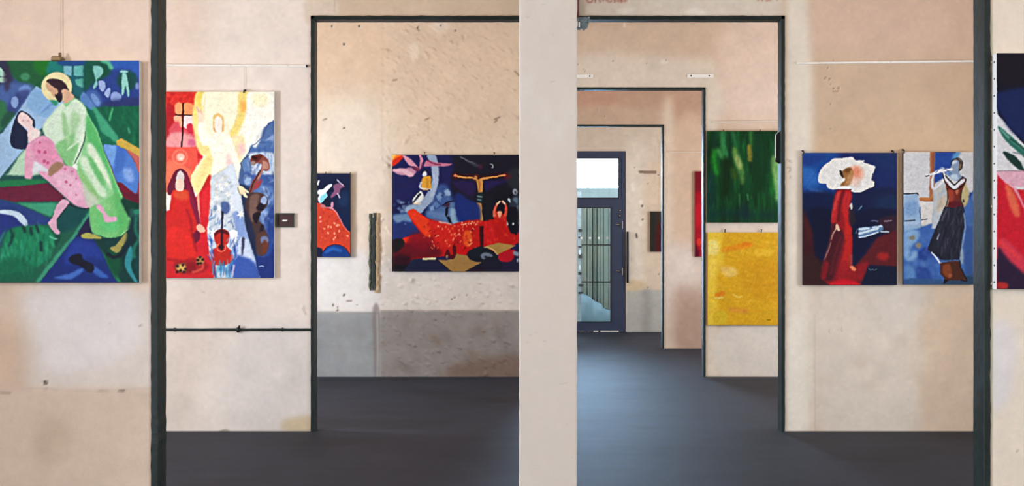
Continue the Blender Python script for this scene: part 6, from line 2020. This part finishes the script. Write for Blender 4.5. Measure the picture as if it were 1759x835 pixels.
def dring(name, o, i, ya, yb, m_, parent=D):
    """rectangular ring between outer and inner rectangle (photo pixels)"""
    m_b = MB()
    xo0, zo1 = W(o[0], o[1], YD)
    xo1, zo0 = W(o[2], o[3], YD)
    xi0, zi1 = W(i[0], i[1], YD)
    xi1, zi0 = W(i[2], i[3], YD)
    zo0 = max(zo0, .004)
    m_b.box((xo0 - dx, ya, zo0), (xi0 - dx, yb, zo1))
    m_b.box((xi1 - dx, ya, zo0), (xo1 - dx, yb, zo1))
    m_b.box((xi0 - dx, ya, zo0), (xi1 - dx, yb, zi0))
    m_b.box((xi0 - dx, ya, zi1), (xi1 - dx, yb, zo1))
    return m_b.build(name, m_, parent)


dring('door_frame', (906.5, 260, 1074.8, 571), (913, 266, 1068, 569.5), -.04, .08, M_door)
dring('transom_frame', (912.5, 265.5, 1068.4, 356), (920, 272, 1062.5, 340.5), -.03, .05, M_door)
leaf = dring('door_leaf', (913, 343, 1068.2, 569), (925, 357, 1049.5, 553), -.045, .03, M_door)
dring('glazing_seal', (924.5, 356.5, 1050.2, 553.5), (926, 358, 1048, 552.4), -.050, -.02, M_seal)
dring('glazing_seal', (919.5, 271.6, 1063, 341), (921, 273, 1061.4, 339.6), -.034, .0, M_seal)
m = MB()
xa, zt_ = W(920, 272, YD)
xb_, zb_ = W(1062.5, 340.5, YD)
m.box((xa - dx, .01, zb_), (xb_ - dx, .016, zt_))
m.build('transom_pane', M_pane_door, D)
m = MB()
xa, zt_ = W(925, 357, YD)
xb_, zb_ = W(1049.5, 553, YD)
m.box((xa - dx, .0, zb_), (xb_ - dx, .006, zt_))
m.build('door_pane', M_pane_door, D)
# dots stuck on the glass
M_dot = mat('white_sticker', (244, 246, 246), rough=.6)
for px in (938, 953, 968, 983, 998.5, 1013.5, 1028.5, 1043.5):
    c_ = W(px, 409, YD)
    MB().lathe([(.020, 0), (.020, -.002), (.018, -.003)], (c_[0] - dx, -.002, c_[1]), 'y', 16).build('glass_dot', M_dot, D)
# locks and handles on the stile, each rosette with its lever


def lock(px, py, lever):
    c_ = W(px, py, YD)
    h = MB().lathe([(.026, 0), (.026, -.006), (.020, -.010)], (c_[0] - dx, -.045, c_[1]), 'y', 16).build('lock_rosette', M_iron, D)
    if lever:
        MB().tube([(c_[0] - dx, -.055, c_[1]), (c_[0] - dx, -.085, c_[1]), (c_[0] - dx - .06, -.09, c_[1] + .003)], .009, 10).build('handle', M_chrome, h)
    else:
        MB().lathe([(.011, 0), (.011, -.012), (.006, -.014)], (c_[0] - dx, -.055, c_[1]), 'y', 12).build('lock_cylinder', M_chrome, h)


lock(1064.5, 362, False)
lock(1064, 371, False)
lock(1063, 386, True)
lock(1063.5, 466, True)
c_ = W(1069, 0, YD)[0]
for a, b in ((380, 393), (460, 473)):
    dbox('lock_plate', 1067.8, 1069.6, a, b, -.052, -.045, M_chrome, bev=.001)
# threshold with worn bright segments
dbox('threshold', 907, 1074, 568, 571.3, -.075, -.04, M_door, bev=.002)
for a, b in ((994, 1006), (1010, 1014), (1019, 1027), (1031, 1048), (1048.5, 1062)):
    dbox('threshold_strip', a, b, 567.4, 569.6, -.081, -.075, M_chrome if a < 1015 else M_white, bev=.001)
# upright pull bar beside the door
xp = W(1078, 0, Y5)[0]
_, zt_ = W(0, 398, Y5)
_, zb_ = W(0, 486, Y5)
t = thing('pull_bar', (xp, Y5, zb_), 'long black upright bar on the end wall beside the glazed door', 'bar')
MB().tube([(0, -.02, 0), (0, -.022, (zt_ - zb_) * .5), (0, -.02, zt_ - zb_)], [.018, .021, .018], 12).build('bar', M_seal, t, True)
for f_ in (.1, .9):
    MB().tube([(0, -.001, (zt_ - zb_) * f_), (0, -.02, (zt_ - zb_) * f_)], .010, 10).build('mount', M_iron, t)

# ------------------------------------------------------------------ outside the door: a yard wall of ribbed sheets, paving, a tarpaulin
M_pave = mat('yard_paving', (120, 124, 126), rough=.9, noise=[(6, .15)])
o = MB().box((-5, Y5 + .3, -.12), (6, Y5 + 7, -.02)).build('ground', M_pave)
tag(o, kind='structure')
YF = Y5 + 3.2
M_sheet = mat('grey_green_sheet', (98, 100, 86), rough=.75, noise=[(4, .15), (40, .1)], mottles=[((78, 92, 88), 1.2, .45, .6, .6, None)])
M_gap = mat('dark_gap', (16, 22, 24), rough=.8)


def fence_x(px):
    return W(px, 0, YF)[0]


_, ztop = W(0, 321, YF)
fx0 = fence_x(880)
ztop_s = W(0, 343, YF)[1]
t = thing('yard_fence', (fence_x(1000), YF, -.02), 'grey-green fence of ribbed upright sheets seen through the door glass', 'fence')
bx = fence_x(1000)
MB().box((fx0 - bx, .03, 0), (fence_x(1110) - bx, .06, ztop - .05)).build('backing', M_gap, t)
edges = [880, 890, 903, 912, 926, 938, 950, 961, 972, 983, 992, 996, 999, 1007.5, 1009, 1017, 1019, 1024.5, 1026, 1036, 1037, 1053, 1054, 1070, 1071, 1090, 1091, 1110]
for i in range(0, len(edges) - 1, 2):
    a, b = fence_x(edges[i]) - bx, fence_x(edges[i + 1]) - bx
    m = MB()
    dz = .012 * ((i * 7) % 3)
    for zz0, zz1 in ((0, W(0, 484, YF)[1] - .0), (W(0, 483, YF)[1] + .01, W(0, 420, YF)[1]), (W(0, 419, YF)[1] + .01, ztop_s)):
        zz1_ = zz1 + .02 - .02
        m.box((a, -.01 - dz, zz0), ((a + b) / 2, .03, zz1_), bev=.006)
        m.box(((a + b) / 2 + .001, -.03 - dz, zz0), (b, .03, zz1_), bev=.01)
    m.build('sheet', M_sheet, t)
MB().box((fx0 - bx, -.06, ztop_s + .01), (fence_x(1110) - bx, .06, ztop), bev=.01).build('cap_board', mat('pale_teal_board', (118, 126, 124), rough=.6, noise=[(5, .12)]), t)
# pale blue tarpaulin over a stack in front of the fence
YT = Y5 + 1.7
m = MB()
out = [W(a, b, YT) for a, b in ((965, 500), (985, 503), (1000, 505), (1008, 508), (1016, 512), (1022, 518), (1034, 523), (1038, 532), (1050, 534))]
n_ = len(out)
bx, bz_ = W(1000, 0, YT)[0], -.02
k = 0
rt2 = random.Random(9)
for j, (fy, fz) in enumerate(((0, 0), (-.05, .35), (-.02, .7), (0, .95), (.12, 1.0), (.5, 1.0), (.9, .97), (1.0, .0))):
    for i, (x, z) in enumerate(out):
        fold = .03 * math.sin(i * 2.1 + j) + rt2.gauss(0, .006)
        m.v.append((x - bx + rt2.gauss(0, .004), fy + fold * (1 if fz < 1 else 0), (z - bz_) * fz + .0))
for j in range(7):
    for i in range(n_ - 1):
        a = j * n_ + i
        m.f.append((a, a + 1, a + n_ + 1, a + n_))
m.f.append(tuple(j * n_ for j in range(8))[::-1])
m.f.append(tuple(j * n_ + n_ - 1 for j in range(8)))
t = thing('tarpaulin', (bx, YT, bz_), 'pale blue tarpaulin draped over a low heap outside the door', 'tarpaulin')
m.build('sheet', mat('pale_blue_tarpaulin', (118, 138, 146), rough=.6, noise=[(6, .1)]), t, True)
# pale post with a dark chain of fittings at the pillar's edge
YG = Y5 + 1.2
bx = W(996, 0, YG)[0]
t = thing('yard_post', (bx, YG, -.02), 'pale metal post with dark fittings outside, just left of the fence sheets', 'post')
_, zt_ = W(0, 356, YG)
m = MB()
m.box((-.045, 0, 0), (.028, .03, zt_ + .3), bev=.006)
m.build('post', mat('galvanised', (168, 172, 172), rough=.5, noise=[(14, .3)]), t)
for py, w_, h_ in ((396, .07, .05), (408, .05, .03), (424, .06, .03), (440, .075, .08), (470, .06, .05), (490, .09, .04), (503, .09, .03)):
    zc = W(0, py, YG)[1] + .02
    MB().box((-.03, -.03, zc - h_ / 2), (-.03 + w_, 0, zc + h_ / 2), bev=.006).build('fitting', M_gap, t)
for py in (432, 458):
    zc = W(0, py, YG)[1] + .02
    MB().box((-.01, -.035, zc - .06), (.012, -.002, zc + .03), bev=.004).build('notice_plate', M_white, t)

# ------------------------------------------------------------------ side windows (unseen; east row added for fill; they let the daylight in)
for i, (wx, (wy, ww, wh)) in enumerate([(x, w_) for x in (XL - .15, XR + .15) for w_ in WINS]):
    wo = bpy.data.objects.new('window_%d' % (i + 1), None)
    wo.location = (wx, wy, WZ - wh / 2)
    COL.objects.link(wo)
    wo['kind'] = 'structure'
    m = MB()
    m.box((-.03, -ww / 2, 0), (.03, -ww / 2 + .06, wh))
    m.box((-.03, ww / 2 - .06, 0), (.03, ww / 2, wh))
    m.box((-.03, -ww / 2 + .06, 0), (.03, ww / 2 - .06, .06))
    m.box((-.03, -ww / 2 + .06, wh - .06), (.03, ww / 2 - .06, wh))
    m.box((-.015, -.015, .06), (.015, .015, wh - .06))
    m.box((-.015, -ww / 2 + .06, wh * .62), (.015, -.015, wh * .62 + .03))
    m.box((-.015, .015, wh * .62), (.015, ww / 2 - .06, wh * .62 + .03))
    m.build('window_frame', M_steel, wo)
    MB().box((-.004, -ww / 2 + .06, .06), (-.001, ww / 2 - .06, wh - .06)).build('pane', M_pane, wo)
